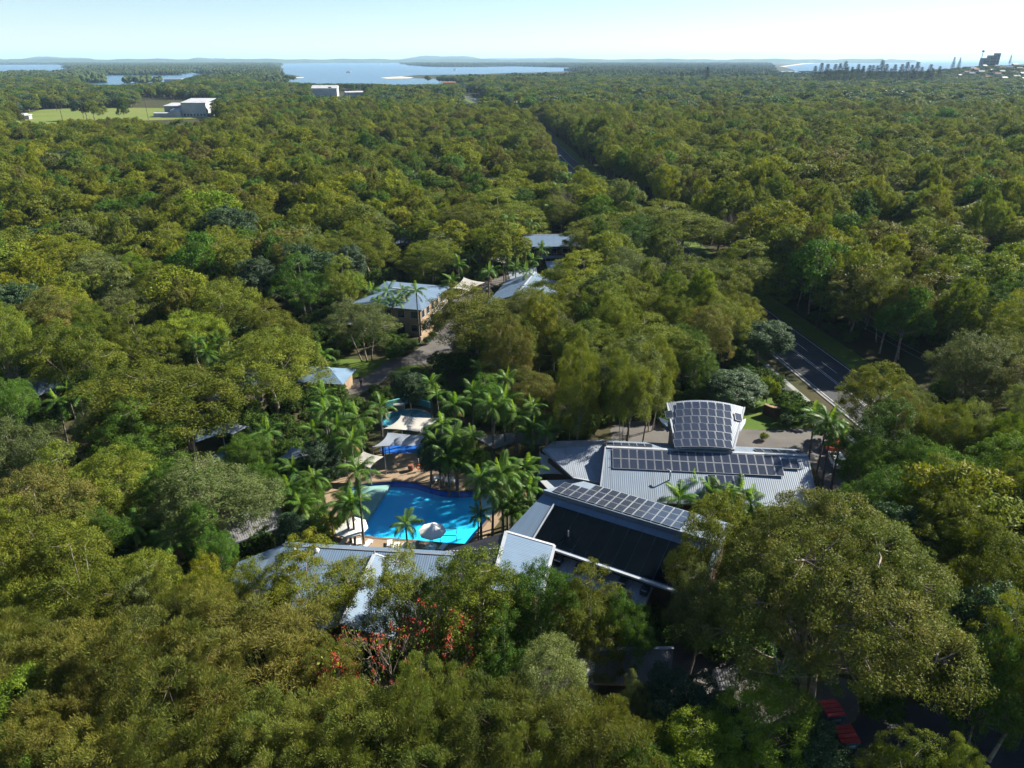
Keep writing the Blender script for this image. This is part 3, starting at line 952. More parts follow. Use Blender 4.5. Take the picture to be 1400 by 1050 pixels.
# gable block in front of it, ridge towards the camera
gb = thing('ridged_gable_block', 'blue grey ribbed gable roof with white edges in front of the black mats', 'building', (0, 60, 0))
A, B2 = at(692, 727, 6.5), at(671, 806, 6.5)
C1, C2 = at(758, 746, 5.4), at(741, 812, 5.4)
D1, D2 = at(612, 752, 3.6), at(592, 806, 3.6)
grf = slab('roof', [A, C1, C2, B2], 'roof', gb)
edge_trim('barge_board', A, C1, 'fascia', grf, 0.3, 0.3, 0.08)
edge_trim('barge_board', C1, C2, 'fascia', grf, 0.3, 0.3, 0.08)
edge_trim('ridge_cap', A, B2, 'fascia', grf, 0.34, 0.12, 0.1)
drf = slab('shaded_roof', [A, B2, D2, D1], 'roof_shaded', gb)
flashing_dots = MB()
for i in range(16):
    p = A.lerp(B2, 0.32).lerp(D1.lerp(D2, 0.05), i / 15)
    flashing_dots.box(-0.1, 0.1, -0.05, 0.05, 0.02, 0.12, 0, p)
flashing_dots.build('dotted_flashing', 'fascia', drf)  # row of small boxes for the dotted white ridge flashing
wall_poly('wall', inset([D1, D2, C2, C1], 0.9), 0, [3.3, 3.3, 4.9, 4.9], 'wall_brown', gb)

# long low building on the near side of the pool
fb = thing('pool_side_building', 'long low blue roofed building along the near edge of the pool deck', 'building', (-17, 59, 0))
R1, R2 = at(386, 745, 4.3), at(624, 759, 4.3)
fr_ = Vector((-0.3, -8.0, -1.5))
frf = slab('roof', [R1, R2, R2 + fr_, R1 + fr_], 'roof', fb)
hp = at(326, 768, 3.1)
slab('hip_roof', [R1, R1 + fr_, hp + Vector((0, -5.0, -0.3)), hp], 'roof', fb)
slab('rear_roof', [R1 + Vector((0, 0.02, 0)), R2 + Vector((0, 0.02, 0)), R2 + Vector((0, 1.1, -0.4)), R1 + Vector((0, 1.1, -0.4))], 'roof', fb)
edge_trim('ridge_cap', R1, R2, 'fascia_dark', frf, 0.3, 0.1, 0.06)
A = at(512, 757, 5.7)
B2 = A + Vector((-1.3, -10.0, 0))
ca = slab('gable_roof', [A, B2, B2 + Vector((4.6, 0.4, -2.3)), A + Vector((4.6, 0.4, -2.3))], 'roof', fb)
slab('gable_roof', [A, B2, B2 + Vector((-4.6, 0.4, -2.3)), A + Vector((-4.6, 0.4, -2.3))], 'roof', fb)
edge_trim('ridge_cap', A, B2, 'fascia', ca, 0.3, 0.12, 0.09)
edge_trim('barge_board', A, A + Vector((4.6, 0.4, -2.3)), 'fascia', ca, 0.2, 0.3, 0.06)
MB().tube([A, A + Vector((0, 0, 0.5))], [0.12, 0.03], 6).build('finial', 'fascia', ca)
for dx in (-20.8, -23.2):
    p = Vector((dx, 61.4, 3.9))
    MB().tube([p, p + Vector((0, 0, 0.55))], 0.16, 8).tube([p + Vector((0, 0, 0.55)), p + Vector((0, 0, 0.75))], [0.3, 0.12], 8).build('roof_vent', 'white', frf)
wall_poly('wall', [(R1.x - 3.5, R1.y - 6.5), (R2.x - 0.6, R2.y - 7), (R2.x - 0.4, R2.y - 0.3), (R1.x - 3.2, R1.y - 0.5)], 0, 2.75, 'wall', fb)
wall_poly('gable_wall', [tuple((B2 + Vector((-3.9, 1.0, 0)))[:2]), tuple((B2 + Vector((3.9, 1.4, 0)))[:2]), tuple((A + Vector((3.9, -2, 0)))[:2]), tuple((A + Vector((-3.9, -2, 0)))[:2])], 0, 3.3, 'wall', fb)

# ------------------------------------------------------------------ cottages
def gable_house(name, label, c, L, W, rot, eave, ridge, roofm, wallm, hip=0.0, floors=1, group=None, wins=True, over=0.6):
    """ridge along local x; c: centre on the ground"""
    t = thing(name, label, 'building', (c[0], c[1], 0), 0, group)
    cs, sn = math.cos(rot), math.sin(rot)
    def w(x, y, z):
        return Vector((c[0] + x * cs - y * sn, c[1] + x * sn + y * cs, z))
    l, h = L / 2, W / 2
    ra, rb = w(-l + hip, 0, ridge), w(l - hip, 0, ridge)
    e = [w(-l, -h, eave), w(l, -h, eave), w(l, h, eave), w(-l, h, eave)]
    r1 = slab('roof', [e[0], e[1], rb, ra], roofm, t)
    r2 = slab('roof', [e[2], e[3], ra, rb], roofm, t)
    if hip > 0:
        slab('hip_roof', [e[1], e[2], rb], roofm, t)
        slab('hip_roof', [e[3], e[0], ra], roofm, t)
    edge_trim('ridge_cap', ra, rb, 'fascia', r1, 0.35, 0.1, 0.08)
    edge_trim('gutter', e[0], e[1], 'fascia_dark', r1, 0.18, 0.2, 0.02)
    i = [w(-l + over, -h + over, 0), w(l - over, -h + over, 0), w(l - over, h - over, 0), w(-l + over, h - over, 0)]
    wall_poly('wall', [tuple(p[:2]) for p in i], 0, eave - 0.12, wallm, t)
    if hip <= 0:
        for s in (-1, 1):
            V = [w(s * (l - over), -h + over, eave - 0.13), w(s * (l - over), h - over, eave - 0.13), w(s * (l - over), 0, ridge - 0.2),
                 w(s * (l - over - 0.15), -h + over, eave - 0.13), w(s * (l - over - 0.15), h - over, eave - 0.13), w(s * (l - over - 0.15), 0, ridge - 0.2)]
            mesh_obj('gable_wall', V, [(0, 1, 2), (5, 4, 3), (0, 3, 4, 1), (1, 4, 5, 2), (2, 5, 3, 0)], wallm, t)
    if wins:
        fh = (eave - 0.2) / floors
        for f_ in range(floors):
            for s in range(2):
                a, b = i[s], i[s + 1]
                d = b - a
                k = max(2, int(d.length / 2.6))
                for j in range(k):
                    p, q_ = a + d * ((j + 0.25) / k), a + d * ((j + 0.75) / k)
                    window(t, p, q_, f_ * fh + 0.9, f_ * fh + fh - 0.5, (d.y, -d.x))
    return t, w
def verandah(t, w, x0, x1, y, z, depth, mat='wall'):
    pass
h1, w1 = gable_house('guest_house', 'two storey tan guest house with blue hipped roof behind the palms', (-23.4, 146.6), 15.5, 17.0, R(-15.5), 6.0, 7.3, 'roof', 'wall', hip=5.0, floors=2)
bal = MB()                                            # sloping white stair rail on the sunny side
bal.bar(w1(7.6, -7.0, 2.3), w1(7.6, 6.5, 4.2), 0.09).bar(w1(7.6, -7.0, 1.4), w1(7.6, 6.5, 3.3), 0.06)
for k_ in range(9):
    t_ = k_ / 8
    bal.bar(w1(7.6, -7.0 + 13.5 * t_, 1.3 + 1.9 * t_), w1(7.6, -7.0 + 13.5 * t_, 2.3 + 1.9 * t_), 0.04)
bal.build('stair_rail', 'fascia', h1)
slab('carport_roof', [w1(-9.5, -8.2, 3.3), w1(3.0, -8.2, 3.3), w1(3.0, -12.5, 2.9), w1(-9.5, -12.5, 2.9)], 'roof_old', h1, 0.1)
m = MB()
for x_ in (-9.2, -3, 2.7):
    m.bar(w1(x_, -12.2, 0), w1(x_, -12.2, 2.9), 0.09)
m.build('carport_posts', 'wall_brown', h1)
gw = thing('garden_wall', 'low tan garden wall beside the resort path below the guest house', 'wall', (-14.8, 142, 0))
m = MB()
pts = [at(575, 466), at(590, 455), at(602, 444), at(609, 432)]
for a, b in zip(pts, pts[1:]):
    d = (b - a).normalized()
    s = Vector((-d.y, d.x, 0)) * 0.18
    v = [a - s, b - s, b + s, a + s]
    m.add(v + [x + Vector((0, 0, 0.8)) for x in v], box_vf(0, 1, 0, 1, 0, 1)[1])
m.build('wall_run', 'wall', gw)
P = at(755, 326, 6.5)
h2, w2 = gable_house('guest_house', 'long blue roofed lodge at the far end of the resort', (11.3, 197), 16.5, 13.5, R(1), 5.9, 7.6, 'roof', 'wall_brown', floors=2)
slab('lower_roof', [at(738, 344, 3.6), at(769, 343, 3.6), at(771, 352, 3.1), at(741, 353, 3.1)], 'roof_pale', h2, 0.12)
slab('porch_roof', [at(746, 357, 3.3), at(770, 356, 3.3), at(776, 373, 2.8), at(750, 374, 2.8)], 'roof', h2, 0.12)
h3, w3 = gable_house('guest_house', 'blue gabled cottage with a white ridge near the cream sails', (3.2, 154.5), 18, 13.5, R(76), 3.9, 6.3, 'roof', 'wall_cream')
slab('porch_roof', [at(695, 372, 3.4), at(733, 365, 3.6), at(735, 376, 3.0), at(699, 388, 2.9)], 'roof_pale', h3, 0.1)
gable_house('guest_house', 'small blue roofed cottage peeking out behind the round tree', tuple(at(556, 345)[:2]), 8, 7, R(20), 3.6, 5.0, 'roof', 'wall_brown', hip=2.0)
gable_house('garden_pavilion', 'square slate blue pavilion roof beside the small lawn', tuple(at(449, 533)[:2]), 8.2, 6.5, R(-8), 2.8, 4.2, 'sail_blue', 'wall', hip=3.4, wins=False)
gable_house('guest_house', 'tan cabin with pale blue roof among the palms above the slate shade sail', tuple(at(322, 556)[:2]), 9, 7.5, R(48), 4.2, 5.4, 'roof', 'wall', floors=1)
gable_house('guest_house', 'small dark blue roofed cabin among the palms near the left edge', tuple(at(50, 560)[:2]), 7, 6, R(70), 3.6, 5.0, 'roof', 'wall_brown')
gable_house('guest_house', 'small blue roofed cottage half hidden right of the far lodge', tuple(at(827, 376)[:2]), 8, 6, R(8), 3.0, 4.4, 'roof', 'wall_brown')
gable_house('guest_house', 'low roofed cabin in the shade left of the pool side building', tuple(at(335, 742)[:2]), 9, 6, R(35), 2.6, 3.6, 'roof_old', 'wall_brown', wins=False)
# low sheds near the yard
sh = thing('corrugated_shed', 'brown shed with pale corrugated roof below the black matted building', 'building', (10.7, 46, 0))
P = [at(815, 888, 3.9), at(921, 886, 3.9), at(916, 937, 3.0), at(811, 933, 3.0)]
srf = slab('roof', P, 'roof_old', sh)
edge_trim('ridge_flashing', P[0], P[1], 'fascia', srf, 0.3, 0.1, 0.07)
edge_trim('gutter', P[3], P[2], 'timber', srf, 0.2, 0.2, 0.02)
wall_poly('wall', inset([P[3], P[2], P[1], P[0]], 0.5), 0, [2.8, 2.8, 3.7, 3.7], 'wall_brown', sh)
sh2 = thing('slatted_shed', 'small rusty ribbed lean-to under the broad spreading tree', 'building', tuple(at(992, 940)))
P = [at(974, 915, 2.6), at(1008, 913, 2.6), at(1010, 942, 2.0), at(976, 944, 2.0)]
slab('roof', P, 'roof_old', sh2)
wall_poly('wall', inset([P[3], P[2], P[1], P[0]], 0.3), 0, 1.95, 'wall_brown', sh2)
# satellite dish by the shed
sd = thing('satellite_dish', 'white satellite dish on a pole beside the corrugated shed', 'satellite dish', tuple(at(803, 930)))
b = ORIG[sd.name]
MB().tube([b, b + Vector((0, 0, 1.5))], 0.06, 6).build('pole', 'steel', sd)
bm = MB()
dn = Vector((-0.2, -0.35, 0.92)).normalized()
da = dn.cross(Vector((0, 1, 0))).normalized()
db = dn.cross(da)
c0 = b + Vector((0, 0, 1.6))
vs, fs = [c0], []
for r_ in range(1, 5):
    for k_ in range(20):
        t_ = 2 * math.pi * k_ / 20
        rr_ = 0.85 * r_ / 4
        vs.append(c0 + (da * math.cos(t_) + db * math.sin(t_)) * rr_ + dn * rr_ * rr_ * 0.3)
for k_ in range(20):
    fs.append((0, 1 + k_, 1 + (k_ + 1) % 20))
    for r_ in range(3):
        fs.append((1 + r_ * 20 + k_, 1 + (r_ + 1) * 20 + k_, 1 + (r_ + 1) * 20 + (k_ + 1) % 20, 1 + r_ * 20 + (k_ + 1) % 20))
mesh_obj('dish', vs, fs, 'white', sd, smooth=True)
MB().bar(c0 - dn * 0.02 + da * 0.6, c0 + dn * 0.7, 0.03).box(-0.06, 0.06, -0.06, 0.06, -0.06, 0.06, 0, c0 + dn * 0.7).build('feed_arm', 'steel', sd)

# ------------------------------------------------------------------ shade sails
def sail(label, corners, mat, sag=0.5, poles=True):
    C4 = [Vector(p) for p in corners]
    t = thing('shade_sail', label, 'shade sail', (*(sum((p for p in C4), Vector()) / len(C4))[:2], 0))
    n = 10
    V, Fc = [], []
    for j in range(n + 1):
        for i in range(n + 1):
            a, b = i / n, j / n
            a2 = 0.5 + (a - 0.5) * (1 - 0.16 * 4 * b * (1 - b))     # hollow edges between the corners
            b2 = 0.5 + (b - 0.5) * (1 - 0.16 * 4 * a * (1 - a))
            p = (C4[0] * (1 - a2) + C4[1] * a2) * (1 - b2) + (C4[3] * (1 - a2) + C4[2] * a2) * b2
            p = p - Vector((0, 0, sag * 4 * a * (1 - a) * b * (1 - b)))
            V.append(p)
    k = len(V)
    V += [p - Vector((0, 0, 0.03)) for p in V]
    for j in range(n):
        for i in range(n):
            a = j * (n + 1) + i
            Fc += [(a, a + 1, a + n + 2, a + n + 1), (a + k + n + 1, a + k + n + 2, a + k + 1, a + k)]
    mesh_obj('cloth', V, Fc, mat, t, smooth=True)
    if poles:
        for p in C4:
            MB().tube([(p.x, p.y, 0), (p.x, p.y, p.z + 0.1)], 0.07, 6).build('pole', 'steel', t)
    return t
sail('cream four cornered shade sail above the spa pool', [at(548, 568, 5.2), at(604, 571, 4.2), at(582, 593, 3.6), at(524, 586, 4.4)], 'sail', 0.5)
sail('grey lower shade sail between the cream sail and the pool', [at(530, 590, 3.9), at(585, 595, 3.4), at(575, 610, 2.8), at(510, 611, 3.2)], 'sail_grey', 0.4)
sail('small cream shade sail beside the left palm of the pool', [at(497, 617, 3.6), at(526, 624, 3.0), at(506, 640, 2.6), at(474, 631, 3.0)], 'sail', 0.3)
sail('long slate blue shade sail left of the wading pool', [at(262, 590, 3.2), at(316, 576, 4.0), at(318, 590, 3.0), at(264, 606, 2.6)], 'sail_blue', 0.4)
sail('short grey shade sail at the tip of the slate sail', [at(316, 577, 3.8), at(342, 583, 3.0), at(318, 594, 2.8), at(304, 592, 3.0)], 'sail_grey', 0.2)
sail('pale blue grey shade sail over the garden left of the pool', [at(398, 611, 3.6), at(437, 615, 3.0), at(424, 630, 2.6), at(378, 627, 2.8)], 'sail_grey', 0.3)
sail('narrow cream shade sail among palms left of the pool', [at(408, 641, 3.2), at(420, 648, 2.8), at(400, 662, 2.4), at(382, 658, 2.6)], 'sail', 0.2)
sail('bright cream shade sail beside the tan guest house', [at(634, 379, 5.0), at(664, 386, 4.0), at(640, 398, 3.2), at(618, 394, 3.6)], 'sail', 0.5)
sail('small cream shade sail left of the far lodge', [at(674, 348, 4.6), at(697, 350, 4.2), at(692, 361, 3.4), at(667, 356, 3.6)], 'sail', 0.3)
sail('white triangular shade sail against the pale wing', [at(738, 618, 3.9), at(752, 622, 3.9), at(784, 651, 3.2), at(735, 649, 3.0)], 'wall_white', 0.2)
pl = thing('pale_shade_canopy', 'long weathered pale canopy roof behind the tall palms', 'canopy', (1, 90, 0))
slab('roof', [at(650, 598, 3.4), at(705, 591, 3.8), at(703, 604, 3.3), at(676, 613, 3.0)], 'roof_old', pl, 0.1)
slab('roof', [at(706, 591, 3.8), at(764, 592, 3.5), at(742, 608, 3.2), at(705, 604, 3.3)], 'roof_old', pl, 0.1)
m = [at(655, 612), at(700, 606), at(745, 606), at(700, 592)]
for p in m:
    MB().tube([p, p + Vector((0, 0, 3.2))], 0.1, 6).build('post', 'wall_brown', pl)
sheet('pavilion_floor', [(520, 612), (575, 606), (640, 612), (640, 636), (590, 638), (525, 634)], 0.03, 'basin_line')

# ------------------------------------------------------------------ pool furniture
def lounger(c, rz, label):
    t = thing('sun_lounger', label, 'sun lounger', c, rz, 'sun loungers round the pool')
    m = MB()
    for k_ in range(7):
        m.box(-0.3, 0.3, -0.95 + k_ * 0.19, -0.79 + k_ * 0.19, 0.3, 0.34)
    m.build('seat', 'white', t, world=False)
    m = MB()
    for k_ in range(4):
        y0, z0 = 0.42 + k_ * 0.14, 0.36 + k_ * 0.16
        m.add([(-0.3, y0, z0), (0.3, y0, z0), (0.3, y0 + 0.12, z0 + 0.14), (-0.3, y0 + 0.12, z0 + 0.14), (-0.3, y0 + 0.03, z0 - 0.03), (0.3, y0 + 0.03, z0 - 0.03), (0.3, y0 + 0.15, z0 + 0.11), (-0.3, y0 + 0.15, z0 + 0.11)],
              box_vf(0, 1, 0, 1, 0, 1)[1])
    m.build('backrest', 'white', t, world=False)
    for x in (-0.28, 0.28):
        MB().box(x - 0.035, x + 0.035, -0.98, 0.5, 0.24, 0.3).build('side_rail', 'white', t, world=False)
        for y in (-0.8, 0.4):
            MB().box(x - 0.035, x + 0.035, y - 0.04, y + 0.04, 0, 0.24).build('leg', 'white', t, world=False)
    return t
for px_, py_, rz, lb in ((595, 659, R(160), 'lone white sun lounger at the far left of the shaded pool edge'), (611, 661, R(172), 'white sun lounger next to the small table across the pool'),
                         (619, 661, R(175), 'rightmost white sun lounger across the pool')):
    p = at(px_, py_)
    lounger((p.x, p.y, 0.12), rz, lb)
near = [(469, 746), (478, 748), (491, 747), (501, 748), (533, 749), (541, 752), (551, 751), (564, 753), (585, 752), (592, 755), (604, 753)]
words_ = ['leftmost', 'second', 'third', 'fourth', 'fifth', 'sixth', 'seventh', 'eighth', 'ninth', 'tenth', 'eleventh']
for i, (px_, py_) in enumerate(near):
    p = at(px_, py_)
    lounger((p.x, p.y, 0.12), R(150 + 70 * rnd.random()), 'white sun lounger on the sunny near deck, ' + (words_[i] + ' from the left' if i else 'leftmost of the row'))
def umbrella(c, label, r=1.5, h=2.5):
    t = thing('pool_umbrella', label, 'umbrella', c, 0, 'white umbrellas on the near pool deck')
    MB().tube([(0, 0, 0.0), (0, 0, h)], 0.035, 8).build('pole', 'steel', t, world=False)
    MB().tube([(0, 0, 0), (0, 0, 0.08)], 0.3, 12).build('base', 'concrete', t, world=False)
    v, f = [(0, 0, h)], []
    for k_ in range(8):
        a = 2 * math.pi * k_ / 8
        v.append((r * math.cos(a), r * math.sin(a), h - 0.55))
        a2 = a + math.pi / 8
        v.append((r * 0.93 * math.cos(a2), r * 0.93 * math.sin(a2), h - 0.56))
    for k_ in range(16):
        v.append((v[1 + k_][0], v[1 + k_][1], v[1 + k_][2] - 0.18))
    for k_ in range(16):
        f += [(0, 1 + k_, 1 + (k_ + 1) % 16), (1 + k_, 17 + k_, 17 + (k_ + 1) % 16, 1 + (k_ + 1) % 16)]
    mesh_obj('canopy', v, f, 'white', t, world=False)
for px_, py_, lb, r_ in ((482, 740, 'large white umbrella behind the twin palms on the near deck', 2.0), (592, 745, 'white umbrella right of the young palm on the near deck', 1.6)):
    p = at(px_, py_)
    umbrella((p.x, p.y, 0.12), lb, r_)
st = thing('side_table', 'small round white table between loungers across the pool', 'table', (*at(603, 658)[:2], 0.12))
MB().tube([(0, 0, 0.42), (0, 0, 0.46)], 0.3, 14).build('top', 'white', st, world=False)
MB().tube([(0, 0, 0), (0, 0, 0.42)], 0.05, 8).build('stem', 'white', st, world=False)
lbp = thing('lifebuoy_stand', 'orange lifebuoy hanging on a white pole across the pool', 'lifebuoy', (*at(573, 645)[:2], 0.12))
MB().tube([(0, 0, 0), (0, 0, 2.0)], 0.05, 8).build('pole', 'white', lbp, world=False)
v, f = [], []
for i in range(18):
    for j in range(8):
        a, b = 2 * math.pi * i / 18, 2 * math.pi * j / 8
        rr_ = 0.32 + 0.09 * math.cos(b)
        v.append((rr_ * math.cos(a), -0.12 + 0.09 * math.sin(b), 0.75 + rr_ * math.sin(a)))
        f.append((i * 8 + j, ((i + 1) % 18) * 8 + j, ((i + 1) % 18) * 8 + (j + 1) % 8, i * 8 + (j + 1) % 8))
mesh_obj('lifebuoy', v, f, 'orange', lbp, smooth=True, world=False)
pt = thing('planter_pot', 'brown clay pot beside the lifebuoy pole', 'pot', (*at(562, 644)[:2], 0.12))
MB().tube([(0, 0, 0), (0, 0, 0.5), (0, 0, 0.85), (0, 0, 0.9)], [0.28, 0.42, 0.36, 0.4], 14).build('pot', 'tile_red', pt, world=False)
fn = thing('pool_fence', 'low curved white pool fence among palms left of the pool', 'fence', tuple(at(397, 690)))
arc = [at(384 + i * 3.2, 684 + 6 * math.sin(i / 8 * math.pi)) for i in range(9)]
for i in range(8):
    m = MB()
    for k_ in range(6):
        p = arc[i].lerp(arc[i + 1], k_ / 6)
        m.box(-0.03, 0.03, -0.03, 0.03, 0, 1.1, 0, p)
    m.bar(arc[i] + Vector((0, 0, 1.1)), arc[i + 1] + Vector((0, 0, 1.1)), 0.04).bar(arc[i] + Vector((0, 0, 0.12)), arc[i + 1] + Vector((0, 0, 0.12)), 0.04)
    m.build('fence_panel', 'white', fn)

# ------------------------------------------------------------------ entrance sign, bins, cars, person, wires
sg = thing('entrance_sign_wall', 'curved dark entrance sign wall with pale cap on the lawn by the highway', 'sign', tuple(at(1060, 569)))
arc = [at(1044 + i * 4.2, 566 + 3 * math.sin(i / 7 * math.pi) + i * 0.6) for i in range(8)]
m, cp_ = MB(), MB()
for i in range(7):
    a, b = arc[i], arc[i + 1]
    d = (b - a).normalized()
    s = Vector((-d.y, d.x, 0))
    for mm, w_, z0, z1 in ((m, 0.2, 0, 1.7), (cp_, 0.32, 1.7, 1.85)):
        v = [a - s * w_, b - s * w_, b + s * w_, a + s * w_]
        mm.add([x + Vector((0, 0, z0)) for x in v] + [x + Vector((0, 0, z1)) for x in v], box_vf(0, 1, 0, 1, 0, 1)[1])
m.build('sign_face', 'wall_brown', sg)
cp_.build('cap', 'timber', sg)

def waste_bin(c, rz, label):
    t = thing('waste_bin', label, 'bin', c, rz, 'red lidded waste bins by the car park')
    t.scale = (0.85, 0.68, 0.9)
    m = MB()
    v = [(-0.78, -0.95, 0.2), (0.78, -0.95, 0.2), (0.78, 0.95, 0.2), (-0.78, 0.95, 0.2), (-0.95, -1.15, 1.25), (0.95, -1.15, 1.25), (0.95, 1.15, 1.4), (-0.95, 1.15, 1.4)]
    m.add(v, box_vf(0, 1, 0, 1, 0, 1)[1])
    m.box(-1.0, 1.0, -1.2, -1.12, 1.0, 1.12)
    m.build('body', 'bin', t, world=False)
    for k_ in range(4):
        y0 = -1.2 + k_ * 0.6
        z0 = 1.28 + k_ * 0.04
        lid = MB()
        lid.add([(-1.0, y0, z0), (1.0, y0, z0), (1.0, y0 + 0.57, z0 + 0.04), (-1.0, y0 + 0.57, z0 + 0.04), (-0.96, y0 + 0.04, z0 + 0.1), (0.96, y0 + 0.04, z0 + 0.1), (0.96, y0 + 0.53, z0 + 0.14), (-0.96, y0 + 0.53, z0 + 0.14)],
                box_vf(0, 1, 0, 1, 0, 1)[1])
        lid.build('lid_panel', 'red', t, world=False)
    for x in (-0.6, 0.6):
        for y in (-0.75, 0.75):
            MB().tube([(x - 0.06, y, 0.1), (x + 0.06, y, 0.1)], 0.1, 10).build('wheel', 'tyre', t, world=False)
    MB().box(-0.5, 0.5, -1.26, -1.2, 0.75, 0.95).build('lift_pocket', 'steel', t, world=False)
p = at(1138, 968, 1.3); waste_bin((p.x, p.y, 0.025), R(8), 'red lidded bin further back, beside the pale trunk of the spreading tree')
p = at(1157, 1003, 1.3); waste_bin((p.x, p.y, 0.025), R(6), 'red lidded bin in front, standing at the edge of the dark car park')
plt = thing('wooden_pallet', 'grey wooden pallet lying below the front bin', 'pallet', (*at(1183, 1036)[:2], 0.025), R(20))
for k_ in range(6):
    MB().box(-0.6, 0.6, -0.58 + k_ * 0.2, -0.44 + k_ * 0.2, 0.1, 0.125).build('plank', 'paving', plt, world=False)
for x in (-0.55, 0, 0.55):
    MB().box(x - 0.05, x + 0.05, -0.58, 0.58, 0, 0.1).build('bearer', 'timber', plt, world=False)

def car(c, rz, mat, label, group=None):
    t = thing('parked_car', label, 'car', c, rz, group)
    prof_ = [(-2.15, 0.35), (-2.2, 0.75), (-2.05, 0.92), (-1.75, 0.98), (-1.2, 1.4), (-0.6, 1.48), (0.35, 1.46), (1.05, 1.0), (1.95, 0.85), (2.18, 0.65), (2.18, 0.35)]
    v, f = [], []
    k_ = len(prof_)
    for y in (-0.88, 0.88):
        for x, z in prof_:
            yy = y * (0.8 if z > 1.2 else 1.0)
            v.append((x, yy, z))
    f = [tuple(range(k_))[::-1], tuple(range(k_, 2 * k_))] + [(i, (i + 1) % k_, (i + 1) % k_ + k_, i + k_) for i in range(k_)]
    mesh_obj('body', v, f, mat, t, world=False)
    v = [(-1.22, -0.66, 1.37), (-1.75, -0.78, 1.0), (-1.75, 0.78, 1.0), (-1.22, 0.66, 1.37)]
    mesh_obj('rear_window', [(x - 0.02, y, z + 0.02) for x, y, z in v], [(0, 1, 2, 3)], 'glass', t, world=False)
    v = [(0.4, -0.66, 1.42), (1.0, -0.78, 1.03), (1.0, 0.78, 1.03), (0.4, 0.66, 1.42)]
    mesh_obj('windscreen', [(x + 0.02, y, z + 0.02) for x, y, z in v], [(3, 2, 1, 0)], 'glass', t, world=False)
    for s in (-1, 1):
        mesh_obj('side_window', [(-1.2, s * 0.735, 1.36), (0.35, s * 0.735, 1.4), (0.85, s * 0.885, 1.02), (-1.5, s * 0.885, 1.02)], [(0, 1, 2, 3)], 'glass', t, world=False)
        for x in (-1.35, 1.35):
            w_ = MB().tube([(x, s * 0.72, 0.32), (x, s * 0.92, 0.32)], 0.32, 14).build('wheel', 'tyre', t, world=False)
            MB().tube([(x, s * 0.925, 0.32), (x, s * 0.93, 0.32)], 0.19, 10).build('rim', 'steel', w_, world=False)
        MB().box(2.16, 2.2, s * 0.55 - 0.2, s * 0.55 + 0.2, 0.6, 0.75).build('headlight', 'glass', t, world=False)
        MB().box(-2.22, -2.19, s * 0.6 - 0.16, s * 0.6 + 0.16, 0.7, 0.85).build('tail_light', 'red', t, world=False)
p = at(1139, 612); car((p.x, p.y, 0.03), R(60), 'car_red', 'red car parked on the forecourt behind the entrance palms')
p = at(1143, 634); car((p.x, p.y, 0.03), R(80), 'white', 'white car parked on the forecourt behind the entrance palms')

def person(c):
    t = thing('person', 'person in dark clothes standing on the path beside the slate pavilion', 'person', c, R(40))
    J = {'pelvis': (0, 0, 0.95, 0.15), 'waist': (0, 0, 1.1, 0.13), 'chest': (0, 0, 1.32, 0.16), 'neck': (0, 0, 1.5, 0.06), 'head': (0, 0.02, 1.62, 0.1), 'crown': (0, 0.01, 1.74, 0.075),
         'kl': (0.1, 0.03, 0.5, 0.065), 'al': (0.1, 0, 0.09, 0.045), 'tl': (0.1, 0.16, 0.04, 0.04), 'kr': (-0.1, 0.06, 0.5, 0.065), 'ar': (-0.1, -0.02, 0.09, 0.045), 'tr': (-0.1, 0.14, 0.04, 0.04),
         'sl': (0.19, 0, 1.43, 0.06), 'el': (0.25, -0.03, 1.15, 0.045), 'hl': (0.24, 0.08, 0.9, 0.035), 'sr': (-0.19, 0, 1.43, 0.06), 'er': (-0.26, -0.02, 1.15, 0.045), 'hr': (-0.23, 0.1, 0.92, 0.035)}
    E_ = [('pelvis', 'waist'), ('waist', 'chest'), ('chest', 'neck'), ('neck', 'head'), ('head', 'crown'), ('pelvis', 'kl'), ('kl', 'al'), ('al', 'tl'), ('pelvis', 'kr'), ('kr', 'ar'), ('ar', 'tr'),
          ('chest', 'sl'), ('sl', 'el'), ('el', 'hl'), ('chest', 'sr'), ('sr', 'er'), ('er', 'hr')]
    nm = list(J)
    me = bpy.data.meshes.new('body')
    me.from_pydata([J[k_][:3] for k_ in nm], [(nm.index(a), nm.index(b)) for a, b in E_], [])
    me.materials.append(M['cloth_dark'])
    o = link(bpy.data.objects.new('body', me), t)
    md = o.modifiers.new('skin', 'SKIN')
    for i, k_ in enumerate(nm):
        me.skin_vertices[0].data[i].radius = (J[k_][3], J[k_][3])
        me.skin_vertices[0].data[i].use_root = (i == 0)
    o.modifiers.new('sub', 'SUBSURF').levels = 1
    o.modifiers['sub'].render_levels = 2
    v, f = [], []
    for i in range(7):
        for j in range(10):
            a, b = math.pi * i / 6, 2 * math.pi * j / 10
            v.append((0.092 * math.sin(a) * math.cos(b), 0.015 + 0.105 * math.sin(a) * math.sin(b), 1.66 + 0.122 * math.cos(a)))
    for i in range(6):
        for j in range(10):
            f.append((i * 10 + j, (i + 1) * 10 + j, (i + 1) * 10 + (j + 1) % 10, i * 10 + (j + 1) % 10))
    mesh_obj('hair', [p for p in v], [q for q in f if sum(v[i][2] for i in q) / 4 > 1.66], 'cloth_dark', t, smooth=True, world=False)
p = at(494, 529); person((p.x, p.y, 0.023))

